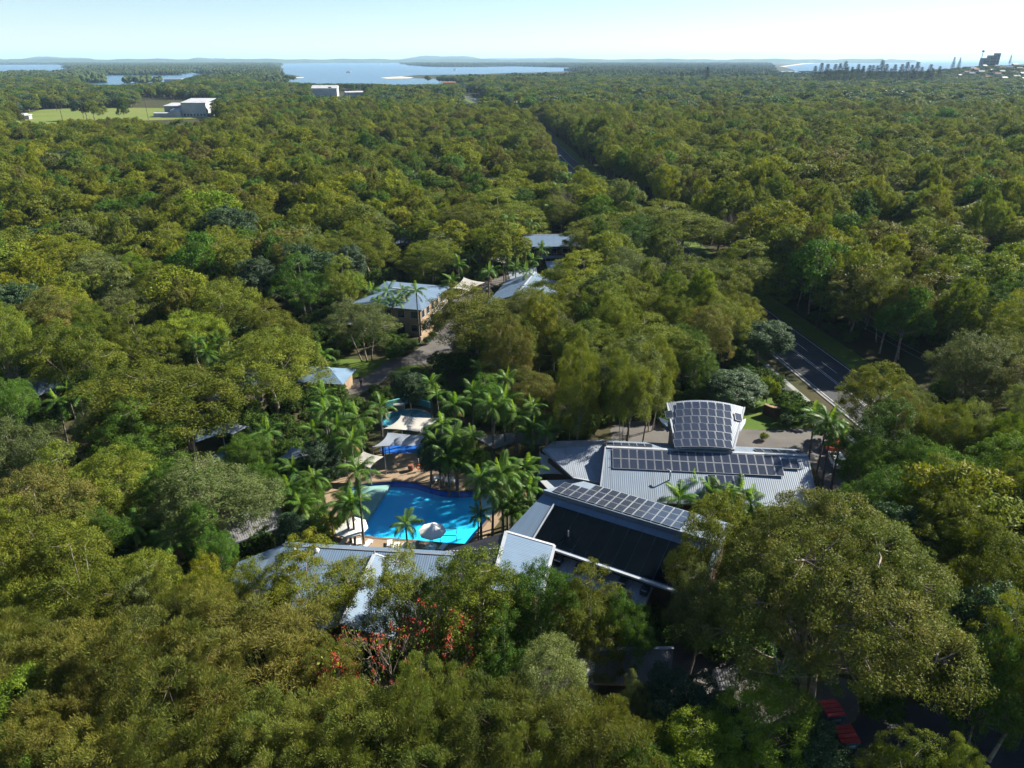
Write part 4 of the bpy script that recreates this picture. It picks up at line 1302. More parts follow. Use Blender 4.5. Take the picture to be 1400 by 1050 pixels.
def side_x(y, o):
    return float(np.interp(y, [p[1] for p in ROAD], [p[0] for p in ROAD])) + o
for k_, (x0, z0) in enumerate(((9.0, 7.8), (9.9, 8.3))):
    pts = []
    for i in range(40):
        y = 60 + i * 4.0
        s = ((y - 60) % 40) / 40
        pts.append((side_x(60 + 40 * ((y - 60) // 40), x0) * (1 - s) + side_x(100 + 40 * ((y - 60) // 40), x0) * s, y, z0 - 1.0 * 4 * s * (1 - s)))
    w_ = MB().tube(pts, 0.022, 4).build('power_cable', 'fascia_dark')
    tag(w_, 'thin cable strung along the far side of the highway, ' + ('lower' if k_ == 0 else 'upper') + ' of two', 'cable', 'cables along the highway')
for k_ in range(4):
    t = thing('utility_pole', 'timber power pole at the forest edge of the highway, %s from the camera' % ('nearest', 'second', 'third', 'fourth')[k_], 'pole', (side_x(60 + 40 * k_, 9.45), 60 + 40 * k_, 0), 0, 'power poles along the highway')
    MB().tube([(0, 0, 0), (0, 0, 9)], [0.16, 0.11], 8).build('post', 'bark_dark', t, world=False)
    MB().box(-0.9, 0.9, -0.06, 0.06, 8.1, 8.25).build('cross_arm', 'bark_dark', t, world=False)

# ------------------------------------------------------------------ vegetation meshes
def leaf_mesh(name, C, D, S, ln, wd, tint, mat):
    """diamond leaves: centres C, axis D, side S (unit), half length and half width arrays"""
    n = len(C)
    v = np.empty((n, 4, 3), np.float32)
    v[:, 0] = C - D * ln[:, None]
    v[:, 1] = C + S * wd[:, None] + D * ln[:, None] * 0.1
    v[:, 2] = C + D * ln[:, None]
    v[:, 3] = C - S * wd[:, None] + D * ln[:, None] * 0.1
    me = bpy.data.meshes.new(name)
    me.vertices.add(n * 4)
    me.vertices.foreach_set('co', v.ravel())
    me.loops.add(n * 4)
    me.loops.foreach_set('vertex_index', np.arange(n * 4, dtype=np.int32))
    me.polygons.add(n)
    me.polygons.foreach_set('loop_start', np.arange(n, dtype=np.int32) * 4)
    me.polygons.foreach_set('loop_total', np.full(n, 4, np.int32))
    a = me.attributes.new('tint', 'FLOAT', 'POINT')
    a.data.foreach_set('value', np.repeat(tint.astype(np.float32), 4))
    me.materials.append(M[mat])
    me.update()
    return me
def unit(a):
    return a / np.maximum(np.linalg.norm(a, axis=1, keepdims=True), 1e-6)
def sphere_dirs(r, n):
    return unit(r.normal(size=(n, 3)))
def crown_data(r, rx, rz, zc, lobes, clus, leaves, leaf, cr=0.55, zmin=-0.35, lobe_r=0.42, droop=0.0, wind=None, fill=0.08, flat=0.8, asym=0.16):
    """cauliflower crown: lobes on the envelope, clumps on the lobes, leaves in the clumps"""
    i = np.arange(lobes) + 0.5
    z = zmin + (1 - zmin) * (i / lobes)
    z = np.clip(z + r.normal(0, 0.06, lobes), zmin, 1)
    ph = i * 2.39996 + r.normal(0, 0.35, lobes)
    rad = np.sqrt(np.maximum(0, 1 - z * z))
    ld = np.stack([rad * np.cos(ph), rad * np.sin(ph), z], 1)
    dist = r.uniform(0.5, 0.5 + 2 * asym, lobes)
    lc = ld * np.array([rx, rx, rz]) * dist[:, None]
    lr = lobe_r * rx * r.uniform(0.72, 1.25, lobes)
    cc, ctint, cdir = [], [], []
    for k in range(lobes):
        m = int(clus * (lr[k] / (lobe_r * rx)) ** 2)
        d = sphere_dirs(r, m * 3)
        d = d[(d @ ld[k] > -0.25) & (d[:, 2] > -0.55)][:m]
        p = lc[k] + d * np.array([1, 1, flat]) * lr[k] * r.uniform(0.82, 1.06, (len(d), 1))
        cc.append(p)
        cdir.append(d)
        ctint.append(np.clip(r.normal(0.45, 0.2, len(d)) + r.normal(0, 0.18), 0, 1))
    cc, ctint, cdir = np.concatenate(cc), np.concatenate(ctint), np.concatenate(cdir)
    nl = max(1, int(leaves / len(cc)))
    C = np.repeat(cc, nl, 0)
    dd = np.repeat(cdir, nl, 0)
    n = len(C)
    crs = np.repeat(cr * r.uniform(0.6, 1.35, len(cc)), nl)[:, None]
    off = unit(r.normal(0, 1, (n, 3)) + dd * 0.55 + np.array([0, 0, 0.35])) * (r.random((n, 1)) ** 0.45)
    C = C + off * crs * np.array([1.15, 1.15, 0.8])
    dd = unit(dd * 0.35 + off * 1.0)
    T = np.clip(np.repeat(ctint, nl) + r.normal(0, 0.16, n), 0, 1)
    nf = int(n * fill)
    if nf:
        q = sphere_dirs(r, nf) * (r.random((nf, 1)) ** 0.4) * np.array([rx, rx, rz]) * 0.62
        C = np.concatenate([C, q])
        dd = np.concatenate([dd, unit(q)])
        T = np.concatenate([T, r.uniform(0, 0.4, nf)])  # inner filler leaves take darker tints, imitating shade inside the crown
        n += nf
    D = unit(sphere_dirs(r, n) + dd * 0.5 + np.array([0, 0, -droop]))
    if wind is not None:
        D = unit(D * 0.55 + dd * 0.5 + np.array(wind))
    nn = unit(dd * 1.0 + np.array([0, 0, 0.35]) + r.normal(0, 0.42, (n, 3)))
    S = unit(np.cross(D, nn))
    C[:, 2] += zc
    s = r.uniform(0.7, 1.3, n)
    return C, D, S, leaf[0] * s, leaf[1] * s * r.uniform(0.8, 1.2, n), T, lc + np.array([0, 0, zc]), cc + np.array([0, 0, zc])
def trunk_mesh(name, r, h0, lc, cc, tr, mat, twigs=40, stems=1, sides=6):
    m = MB()
    tops = []
    for s in range(stems):
        b = Vector((r.normal(0, 0.35), r.normal(0, 0.35), -0.3)) if stems > 1 else Vector((0, 0, -0.3))
        f = Vector((b.x * 2 + r.normal(0, 0.4), b.y * 2 + r.normal(0, 0.4), h0))
        mid = b.lerp(f, 0.5) + Vector((r.normal(0, 0.15), r.normal(0, 0.15), 0))
        k = tr / math.sqrt(stems)
        m.tube([b, b.lerp(mid, 0.3), mid, f], [k * 1.25, k, k * 0.85, k * 0.65], sides)
        tops.append((f, k * 0.6))
    for c in lc:
        f, k = tops[int(np.argmin([(Vector(c) - t[0]).xy.length for t in tops]))]
        c = Vector(c)
        e = f.lerp(c, 0.5) + Vector((r.normal(0, 0.3), r.normal(0, 0.3), -0.25 * (c - f).length * 0.3))
        m.tube([f, e, c], [k * 0.75, k * 0.5, k * 0.22], 5, False)
    if twigs:
        idx = r.choice(len(cc), min(twigs, len(cc)), False)
        for i in idx:
            q = Vector(cc[i])
            j = int(np.argmin(np.linalg.norm(lc - cc[i], axis=1)))
            m.tube([Vector(lc[j]), Vector(lc[j]).lerp(q, 0.55) + Vector((0, 0, -0.12)), q], [tr * 0.17, tr * 0.11, tr * 0.04], 4, False)
    return raw_mesh(name, m.v, m.f, mat, smooth=True)
def tree_proto(seed, h, rx, rz, lobes, clus, leaves, leaf, mat='olive', bark='bark', tr=0.2, stems=1, twigs=40, **kw):
    r = np.random.default_rng(seed)
    C, D, S, ln, wd, T, lc, cc = crown_data(r, rx, rz, h - rz * 1.05, lobes, clus, leaves, leaf, **kw)
    cm = leaf_mesh('crown', C, D, S, ln, wd, T, mat)
    tm = trunk_mesh('trunk', r, (h - 2 * rz) + 0.5 * rz if rz < h / 2.4 else h * 0.3, lc, cc, tr, bark, twigs, stems)
    return cm, tm
H0, RX0 = 13.0, 4.6
NEAR = [tree_proto(100 + i, H0, RX0, (5.2, 4.9, 5.4, 4.6, 5.3, 5.0)[i], (19, 23, 16, 20, 18, 26)[i], 17, 42000, (0.105, 0.034), stems=(1, 2, 1, 3, 2, 1)[i], cr=0.66, lobe_r=(0.40, 0.36, 0.46, 0.38, 0.42, 0.34)[i],
                   asym=(0.22, 0.2, 0.25, 0.28, 0.2, 0.24)[i], zmin=(-0.6, -0.5, -0.7, -0.4, -0.65, -0.6)[i]) for i in range(6)]
DENSE = [tree_proto(140 + i, H0, RX0, 5.0, 26, 16, 42000, (0.12, 0.055), mat='dark', cr=0.6, lobe_r=0.33, asym=0.12, zmin=-0.7, fill=0.15) for i in range(2)]
OAK = [tree_proto(160 + i, H0, RX0, (5.2, 5.4, 5.0)[i], (22, 19, 25)[i], 9, 44000, (0.16, 0.020), mat='needle', bark='bark_dark', cr=0.80, lobe_r=0.36, asym=0.24, wind=(0.30, 0.12, 0.22), zmin=-0.45, fill=0.03, stems=2) for i in range(3)]
MID = [tree_proto(200 + i, H0, RX0, (5.2, 4.9, 5.4, 4.7, 5.3)[i], (19, 22, 16, 20, 24)[i], 15, 13000, (0.21, 0.075), stems=(1, 2, 1, 2, 1)[i], cr=0.7, lobe_r=(0.38, 0.35, 0.43, 0.37, 0.33)[i], zmin=-0.6, asym=(0.2, 0.28, 0.24, 0.3, 0.22)[i], twigs=14, fill=0.12) for i in range(5)]
FARM = [tree_proto(240 + i, H0, RX0, (5.2, 4.9, 5.4, 5.1)[i], (14, 17, 12, 15)[i], 9, 2400, (0.48, 0.21), cr=0.85, lobe_r=0.42, twigs=0, fill=0.15) for i in range(4)]

def frond_mesh(seed, L=3.0, arch=1.0, pairs=34):
    r = np.random.default_rng(seed)
    v, f, t = [], [], []
    def pos(s):
        return Vector((0, L * s * (1 - 0.16 * s * s * arch), L * (0.42 * s - 0.62 * arch * s * s)))
    for i in range(pairs):
        s = 0.14 + 0.86 * (i + 0.5) / pairs
        p = pos(s)
        d = (pos(min(1, s + 0.02)) - pos(s - 0.02)).normalized()
        ll = 0.78 * math.sin(math.pi * (0.12 + 0.80 * s)) ** 0.7 * L / 3
        for sd in (-1, 1):
            side = Vector((sd, 0, 0))
            a = (side * 0.8 + d * 0.6 + Vector((0, 0, -0.30 - 0.25 * r.random() + 0.3 * (r.random() > 0.6)))).normalized()
            w = d * 0.034
            b = len(v)
            q1 = p + a * ll * 0.55 + Vector((0, 0, 0.02))
            q2 = p + a * ll + Vector((0, 0, -0.34 * ll))
            v += [p - w, p + w, q1 + w * 0.8, q1 - w * 0.8, q2]
            f += [(b, b + 1, b + 2, b + 3), (b + 3, b + 2, b + 4)]
            t += [0.25 + 0.5 * r.random()] * 5
    k0 = len(v)
    m = MB().tube([pos(s) for s in (0, 0.25, 0.5, 0.75, 1)], [0.045, 0.035, 0.026, 0.018, 0.006], 4, False)
    v += [Vector(p) for p in m.v]
    f += [tuple(i + k0 for i in q) for q in m.f]
    t += [0.9] * len(m.v)
    me = raw_mesh('frond', v, f, 'palm')
    a = me.attributes.new('tint', 'FLOAT', 'POINT')
    a.data.foreach_set('value', np.array(t, np.float32))
    return me
FRONDS = [frond_mesh(300, 3.0, 1.0), frond_mesh(301, 3.2, 0.75), frond_mesh(302, 2.8, 1.25)]
SPEAR = frond_mesh(305, 2.4, 0.12, 22)
SPEAR.materials[0] = M['palm_young']
DEADF = frond_mesh(307, 2.6, 0.5, 22)
DEADF.materials[0] = M['dead']
PTRUNK = raw_mesh('trunk', *(lambda m: (m.v, m.f))(MB().tube([(0, 0, -0.02), (0, 0, 0.08), (0, 0, 0.5), (0, 0, 1.0)], [0.24, 0.17, 0.135, 0.11], 8)), 'palm_bark', smooth=True)
PSHAFT = raw_mesh('crownshaft', *(lambda m: (m.v, m.f))(MB().tube([(0, 0, 0), (0, 0, 0.35), (0, 0, 1.0)], [0.14, 0.16, 0.07], 8)), 'palm_young', smooth=True)
def palm_crown_arrays(nf, seed):
    """poses of the fronds of one palm: azimuth, lift, mesh"""
    r = random.Random(seed)
    out = []
    hi, sp = r.uniform(44, 62), r.uniform(70, 100)
    for k in range(nf):
        lift = R(hi - sp * (k / nf) + r.uniform(-12, 12))
        out.append((k * 2.39996 + r.uniform(-0.25, 0.25), lift, r.randrange(3), r.uniform(0.85, 1.1)))
    return out
def palm(p, h, label, seed, size=1.0, nf=13, group='palms of the resort'):
    t = thing('palm_tree', label, 'palm', (p[0], p[1], 0), (seed * 1.7) % 6.28, group)
    hs = h - 1.9 * size
    pr = random.Random(seed * 3 + 1)
    lean = pr.uniform(-0.06, 0.06)
    nf += pr.randrange(-3, 3)
    o = link(bpy.data.objects.new('trunk', PTRUNK), t)
    o.scale = (size, size, hs + 0.1)
    o.rotation_euler = (lean, lean * 0.7, 0)
    top = Vector((math.sin(lean * 0.7) * hs, -math.sin(lean) * hs, hs))
    o = link(bpy.data.objects.new('crownshaft', PSHAFT), t)
    o.location = top
    o.scale = (size, size, size)
    for az, lift, k, s in palm_crown_arrays(nf, seed):
        o = link(bpy.data.objects.new('frond', FRONDS[k]), t)
        o.location = top + Vector((0, 0, 0.85 * size))
        o.rotation_euler = (lift, 0, az)
        o.scale = (size * s,) * 3
    for k in range(pr.randrange(0, 3)):
        o = link(bpy.data.objects.new('dead_frond', DEADF), t)
        o.location = top + Vector((0, 0, 0.3 * size))
        o.rotation_euler = (R(-58), 0, pr.uniform(0, 6.28))
        o.scale = (size * 0.8,) * 3
    o = link(bpy.data.objects.new('spear_frond', SPEAR), t)
    o.location = top + Vector((0, 0, 0.8 * size))
    o.rotation_euler = (R(58), 0, seed % 6)
    o.scale = (size,) * 3
    return t
def join_mesh(name, parts):
    """one mesh out of (mesh, matrix) pairs, materials kept"""
    bm = bmesh.new()
    mats = []
    for me, mx in parts:
        k = len(bm.verts)
        kf = len(bm.faces)
        bm.from_mesh(me)
        bm.verts.ensure_lookup_table()
        bm.faces.ensure_lookup_table()
        if mx is not None:
            bmesh.ops.transform(bm, matrix=mx, verts=bm.verts[k:])
        mt = me.materials[0]
        if mt not in mats:
            mats.append(mt)
        for f in bm.faces[kf:]:
            f.material_index = mats.index(mt)
    out = bpy.data.meshes.new(name)
    bm.to_mesh(out)
    bm.free()
    for mt in mats:
        out.materials.append(mt)
    return out

# ------------------------------------------------------------------ the trees one can tell apart
TREES = []                                            # (x, y, radius) of every tree placed so far
KIND = {  # kind: (meshes, leaf material, name, words)
    'olive': (NEAR, 'olive', 'paperbark_tree', 'olive green paperbark tree'), 'yellow': (NEAR, 'yellow', 'paperbark_tree', 'yellow green paperbark tree'),
    'grey': (NEAR, 'grey', 'gum_tree', 'grey green gum tree'), 'brown': (NEAR, 'brown', 'paperbark_tree', 'brown tinged paperbark tree'),
    'green': (NEAR, 'green', 'leafy_tree', 'fresh green leafy tree'), 'lime': (NEAR, 'lime', 'leafy_tree', 'lime green leafy tree'), 'dark': (DENSE, 'dark', 'evergreen_tree', 'dense dark green evergreen'),
    'oak': (OAK, 'needle', 'she_oak_tree', 'feathery brownish she-oak'), 'oakg': (OAK, 'needle_green', 'she_oak_tree', 'feathery green she-oak')}
PLACED = []
def put_tree(x, y, h, r, kind, seed, mid=False):
    ms, mt, nm, wd = KIND[kind]
    if mid and kind not in ('dark', 'oak', 'oakg'):
        ms = MID
    cm, tm = ms[seed % len(ms)]
    t = thing(nm, 'tree', 'tree', (x, y, 0), (seed * 2.1) % 6.28)
    s = r / RX0
    e_ = 0.86 + 0.28 * ((seed * 0.618) % 1)
    t.scale = (s * e_, s / e_, h / H0)
    link(bpy.data.objects.new('trunk', tm), t)
    o = link(bpy.data.objects.new('crown', cm), t)
    o.material_slots[0].link = 'OBJECT'
    o.material_slots[0].material = M[mt]
    TREES.append((x, y, r))
    PLACED.append((t, kind, x, y, h))
    return t
def tree_px(px, ytop, w, h, kind, seed):
    """crown whose silhouette tops out at (px, ytop) and is w pixels wide in the photo"""
    zc, rz = h * 0.60, h * 0.40
    hh = w * 0.45
    for _ in range(6):
        p = at(px, ytop + hh, zc)
        s = proj(*p)[2]
        r = w / 2 / s
        th = math.atan2(HC - zc, p.y)
        hh = s * math.hypot(rz * math.cos(th), r * math.sin(th)) * 0.93
    return put_tree(p.x, p.y, h, r * 1.06, kind, seed)
HAND = [
 # front rows, left to right
 (45, 930, 130, 12, 'lime'), (75, 715, 110, 14, 'olive'), (115, 735, 130, 14, 'olive'), (18, 705, 100, 13, 'olive'), (205, 767, 84, 12, 'olive'), (283, 775, 70, 11, 'yellow'), (245, 792, 74, 12, 'oak'), (350, 770, 80, 12, 'olive'),
 (425, 748, 112, 13, 'yellow'), (205, 815, 84, 12, 'grey'), (345, 832, 172, 14, 'oak'), (298, 806, 86, 13, 'oak'), (215, 852, 150, 14, 'oak'), (50, 855, 108, 14, 'oak'), (140, 868, 116, 14, 'oak'), (250, 925, 172, 14, 'oak'),
 (380, 958, 126, 13, 'oakg'), (140, 1008, 120, 14, 'oak'), (300, 900, 76, 13, 'oak'), (455, 880, 86, 12, 'oak'), (60, 985, 110, 13, 'oak'), (0, 840, 100, 14, 'oak'), (90, 935, 100, 13, 'oak'), (10, 770, 90, 13, 'olive'),
 (150, 800, 90, 13, 'olive'), (408, 868, 80, 12, 'oak'), (320, 985, 100, 12, 'oak'), (220, 1010, 110, 13, 'oak'), (0, 1010, 110, 12, 'green'),
 (545, 770, 92, 13, 'olive'), (650, 764, 132, 14, 'olive'), (742, 772, 90, 13, 'green'), (806, 788, 94, 12, 'olive'), (858, 830, 66, 10, 'green'), (745, 890, 104, 12, 'grey'), (500, 952, 134, 13, 'oakg'), (580, 917, 112, 13, 'oakg'),
 (680, 938, 132, 13, 'oakg'), (808, 965, 152, 13, 'oakg'), (872, 940, 50, 8, 'grey'), (930, 915, 104, 9, 'dark'), (955, 1002, 124, 10, 'lime'), (1045, 938, 122, 11, 'lime'), (1110, 992, 92, 9, 'dark'), (1240, 1015, 112, 10, 'olive'),
 (1312, 1030, 66, 9, 'olive'), (600, 1000, 120, 12, 'oakg'), (440, 1005, 120, 12, 'oakg'), (720, 1010, 120, 12, 'oakg'), (885, 1022, 90, 10, 'green'), (690, 850, 80, 11, 'green'), (985, 960, 90, 8, 'dark'),
 # beside the spreading tree and up the right edge
 (975, 692, 104, 15, 'olive'), (952, 790, 76, 12, 'grey'), (1200, 504, 84, 13, 'yellow'), (1243, 528, 56, 13, 'grey'), (1216, 562, 100, 13, 'green'), (1250, 553, 66, 13, 'brown'), (1290, 563, 66, 14, 'olive'), (1336, 562, 66, 14, 'grey'),
 (1366, 577, 54, 14, 'lime'), (1290, 615, 94, 14, 'green'), (1362, 612, 104, 14, 'green'), (1305, 645, 114, 14, 'olive'), (1290, 690, 112, 14, 'olive'), (1384, 640, 76, 14, 'olive'), (1397, 672, 66, 13, 'dark'), (1216, 640, 92, 13, 'green'),
 (1226, 690, 84, 13, 'dark'), (1372, 740, 124, 15, 'olive'), (1330, 800, 112, 14, 'dark'), (1396, 850, 120, 15, 'olive'), (1345, 885, 96, 13, 'green'), (1330, 455, 96, 16, 'grey'), (1388, 440, 96, 16, 'olive'), (1402, 545, 66, 15, 'grey'),
 (1040, 437, 70, 9, 'dark'), (1003, 504, 84, 7, 'dark'), (1182, 606, 54, 11, 'green'), (1255, 600, 70, 13, 'green'),
 # middle of the resort
 (797, 354, 104, 14, 'yellow'), (880, 390, 84, 14, 'olive'), (832, 392, 84, 14, 'olive'), (925, 283, 116, 16, 'olive'), (815, 300, 76, 14, 'olive'), (950, 350, 94, 15, 'olive'), (1020, 340, 90, 15, 'olive'), (990, 410, 64, 13, 'olive'),
 (965, 425, 64, 13, 'brown'), (893, 437, 94, 14, 'olive'), (805, 445, 84, 13, 'olive'), (935, 443, 54, 12, 'green'), (952, 465, 54, 11, 'green'), (735, 512, 64, 11, 'brown'), (792, 514, 80, 11, 'brown'), (645, 400, 122, 14, 'olive'),
 (700, 440, 76, 13, 'olive'), (735, 396, 84, 12, 'olive'), (775, 400, 60, 12, 'yellow'), (497, 418, 88, 11, 'grey'), (590, 333, 74, 11, 'olive'), (500, 285, 60, 14, 'grey'), (500, 312, 80, 14, 'olive'), (455, 320, 66, 14, 'olive'),
 (680, 268, 104, 15, 'olive'), (585, 262, 66, 14, 'olive'), (632, 285, 86, 14, 'olive'), (765, 272, 50, 13, 'olive'), (870, 300, 70, 14, 'green'), (845, 470, 60, 11, 'olive'), (1010, 390, 60, 13, 'yellow'), (865, 345, 60, 13, 'grey'),
 (605, 585, 62, 9, 'dark'), (640, 600, 50, 8, 'green'), (438, 600, 56, 8, 'dark'), (470, 582, 44, 8, 'green'), (420, 655, 44, 6, 'green'), (400, 700, 46, 6, 'dark'), (350, 640, 56, 7, 'green'), (672, 520, 60, 10, 'green'), (560, 505, 46, 8, 'dark'),
 # left of the resort
 (222, 491, 168, 15, 'olive'), (190, 428, 84, 14, 'olive'), (110, 450, 114, 14, 'olive'), (80, 397, 80, 14, 'yellow'), (20, 388, 86, 14, 'dark'), (90, 327, 82, 14, 'yellow'), (147, 345, 80, 14, 'grey'), (222, 370, 76, 13, 'olive'),
 (195, 352, 50, 13, 'lime'), (305, 390, 94, 14, 'olive'), (375, 420, 80, 14, 'olive'), (370, 457, 124, 14, 'olive'), (265, 424, 80, 12, 'lime'), (412, 358, 76, 14, 'green'), (353, 353, 66, 14, 'dark'), (300, 325, 86, 14, 'olive'),
 (240, 310, 66, 14, 'olive'), (410, 328, 66, 14, 'brown'), (15, 430, 86, 14, 'green'), (190, 556, 100, 12, 'green'), (45, 585, 96, 12, 'grey'), (60, 650, 122, 13, 'brown'), (290, 635, 134, 11, 'grey'), (160, 618, 86, 11, 'olive'),
 (340, 592, 54, 8, 'green'), (95, 620, 90, 12, 'olive'), (300, 730, 44, 8, 'green'), (275, 695, 46, 9, 'green'), (120, 690, 70, 10, 'green'), (235, 640, 70, 9, 'green'), (135, 560, 60, 11, 'grey'), (470, 360, 60, 13, 'olive'), (10, 520, 70, 12, 'green'),
]
for i, (px_, yt, w_, h_, kd) in enumerate(HAND):
    tree_px(px_, yt, w_, h_, kd, i)

# the broad spreading tree beside the black matted building
bt = thing('spreading_tree', 'huge broad spreading tree with russet tipped dome right of the black mats', 'tree', (*at(1118, 985)[:2], 0))
r_ = np.random.default_rng(77)
C, D, S, ln, wd, T_, lc, cc = crown_data(r_, 9.4, 7.3, 10.9, 46, 22, 180000, (0.105, 0.036), cr=0.8, lobe_r=0.26, asym=0.22, zmin=-0.22, fill=0.02)
link(bpy.data.objects.new('crown', leaf_mesh('crown', C, D, S, ln, wd, T_, 'russet')), bt)
link(bpy.data.objects.new('trunk', trunk_mesh('trunk', r_, 5.0, lc, cc, 0.5, 'bark', 190, 2, 8)), bt)
bt.location.y += 1.2
bt.location.x -= 0.5
TREES.append((bt.location.x, bt.location.y, 10.5))

# coral trees: bare grey branches tipped with red flowers and a few leaves
def coral(px, ytop, w, h, seed, label, bare=False):
    p = at(px, ytop + w * 0.42, h * 0.62)
    s = proj(*p)[2]
    R0 = w / 2 / s
    r = np.random.default_rng(seed)
    t = thing('dead_tree' if bare else 'coral_tree', label, 'tree', (p.x, p.y, 0), 0, 'bare grey trees' if bare else 'red flowering coral trees')
    m = MB()
    tips = []
    def grow(a, d, ln_, rad, lv):
        b = a + d * ln_
        e = a.lerp(b, 0.5) + Vector(r.normal(0, 0.06 * ln_, 3))
        m.tube([a, e, b], [rad, rad * 0.82, rad * 0.62], 5 if lv < 3 else 4, False)
        if lv == 5:
            tips.append(b)
            return
        for _ in range(3 if lv < 4 else 2):
            q = (d + Vector(r.normal(0, 0.42, 3)) + Vector((0, 0, 0.10))).normalized()
            grow(b, q, ln_ * r.uniform(0.62, 0.86), rad * 0.6, lv + 1)
    for k in range(3):
        a = 2.1 * k + seed
        grow(Vector((0.2 * math.cos(a), 0.2 * math.sin(a), -0.2)), Vector((0.45 * math.cos(a), 0.45 * math.sin(a), 1)).normalized(), h * 0.27, 0.24, 0)
    T3 = np.array([tuple(q) for q in tips])
    mx = max(np.abs(T3[:, :2]).max(), 0.1)
    sc_ = R0 / mx
    zs = h / max(T3[:, 2].max(), 0.1)
    A = np.array([sc_, sc_, zs])
    m.v = [(q[0] * sc_, q[1] * sc_, q[2] * zs) for q in m.v]
    T3 = T3 * A
    link(bpy.data.objects.new('trunk', raw_mesh('trunk', m.v, m.f, 'bark_grey', smooth=True)), t)
    TREES.append((p.x, p.y, R0))
    if bare:
        return
    sel = T3[r.random(len(T3)) < 0.34]
    k = 15
    C = np.repeat(sel, k, 0) + r.normal(0, 0.10, (len(sel) * k, 3))
    D = unit(r.normal(size=C.shape) + np.array([0, 0, 0.5]))
    S = unit(np.cross(D, r.normal(size=C.shape)))
    link(bpy.data.objects.new('blossom', leaf_mesh('blossom', C, D, S, r.uniform(0.07, 0.14, len(C)), r.uniform(0.025, 0.045, len(C)), r.random(len(C)), 'petal')), t)
    sel = T3[r.random(len(T3)) < 0.3]
    k = 9
    C = np.repeat(sel, k, 0) + r.normal(0, 0.34, (len(sel) * k, 3)) - np.array([0, 0, 0.3])
    D = unit(r.normal(size=C.shape))
    S = unit(np.cross(D, r.normal(size=C.shape)))
    link(bpy.data.objects.new('crown', leaf_mesh('crown', C, D, S, r.uniform(0.08, 0.15, len(C)), r.uniform(0.05, 0.09, len(C)), r.random(len(C)), 'lime')), t)
coral(548, 815, 200, 13, 5, 'nearly leafless coral tree full of red blossoms below the pale gable')
coral(445, 905, 110, 11.5, 9, 'smaller coral tree with sparse red blossoms among the she-oaks')
coral(622, 850, 100, 12, 13, 'thin coral tree with red blossoms beside the olive paperbark')

for q in ((1005, 292, 54, 17, 21, 'bare grey tree in the forest right of the highway'), (175, 828, 70, 13, 24, 'bare pale grey tree among the she-oaks'), (415, 250, 40, 16, 27, 'bare grey tree in the forest behind the tan guest house'), (770, 262, 40, 15, 31, 'bare grey tree beyond the far lodge')):
    coral(*q, bare=True)

# ------------------------------------------------------------------ palms
PALM_BASE = [  # base pixel, crown centre row, what sets it apart
 (498, 748, 645, 'tall palm on the near left corner of the pool deck'), (481, 746, 694, 'left of the twin palms before the large white umbrella'), (486, 747, 690, 'right of the twin palms before the large white umbrella'),
 (558, 756, 719, 'short young palm at the middle of the near pool deck'), (658, 740, 655, 'slim palm at the near right corner of the pool'), (673, 737, 664, 'second slim palm at the right corner of the pool'),
 (688, 735, 650, 'thick skirted palm right of the pool'), (654, 742, 708, 'low palm leaning over the right end of the pool'), (700, 722, 652, 'palm touching the gable right of the pool'), (716, 712, 640, 'palm beside the white pavilion'),
 (372, 640, 592, 'single palm with a yellowish stem above the pale blue sail'), (574, 468, 398, 'single palm before the corner of the tan guest house'), (668, 420, 372, 'slim palm beside the path near the cream sail'),
 (243, 778, 738, 'single palm standing in the dark gap left of the pool side building'), (196, 705, 664, 'dark palm among the left trees'), (948, 702, 664, 'tallest palm in the court before the solar roof'),
 (1112, 668, 575, 'leftmost entrance palm beside the solar roof'), (1122, 672, 590, 'second entrance palm beside the solar roof'), (1136, 668, 600, 'third entrance palm with a leaning stem'), (1104, 640, 572, 'entrance palm nearest the lawn'),
 (676, 636, 556, 'tall palm behind the pale canopy, first of the row'), (692, 632, 548, 'tall palm behind the pale canopy, second of the row'), (705, 634, 566, 'tall palm behind the pale canopy, third of the row'),
 (722, 632, 590, 'tall palm behind the pale canopy, fourth of the row'), (735, 628, 580, 'tall palm behind the pale canopy, rightmost of the row')]
for i, (px_, py_, pc, lb) in enumerate(PALM_BASE):
    p = at(px_, py_)
    h = 3.0
    for _ in range(60):
        if proj(p.x, p.y, h - 0.9)[1] <= pc:
            break
        h += 0.2
    palm(p, max(h, 3.2), lb, 500 + i, 0.62 if 'low palm' in lb else 0.8 if 'young' in lb else 1.0)
    TREES.append((p.x, p.y, 1.0))
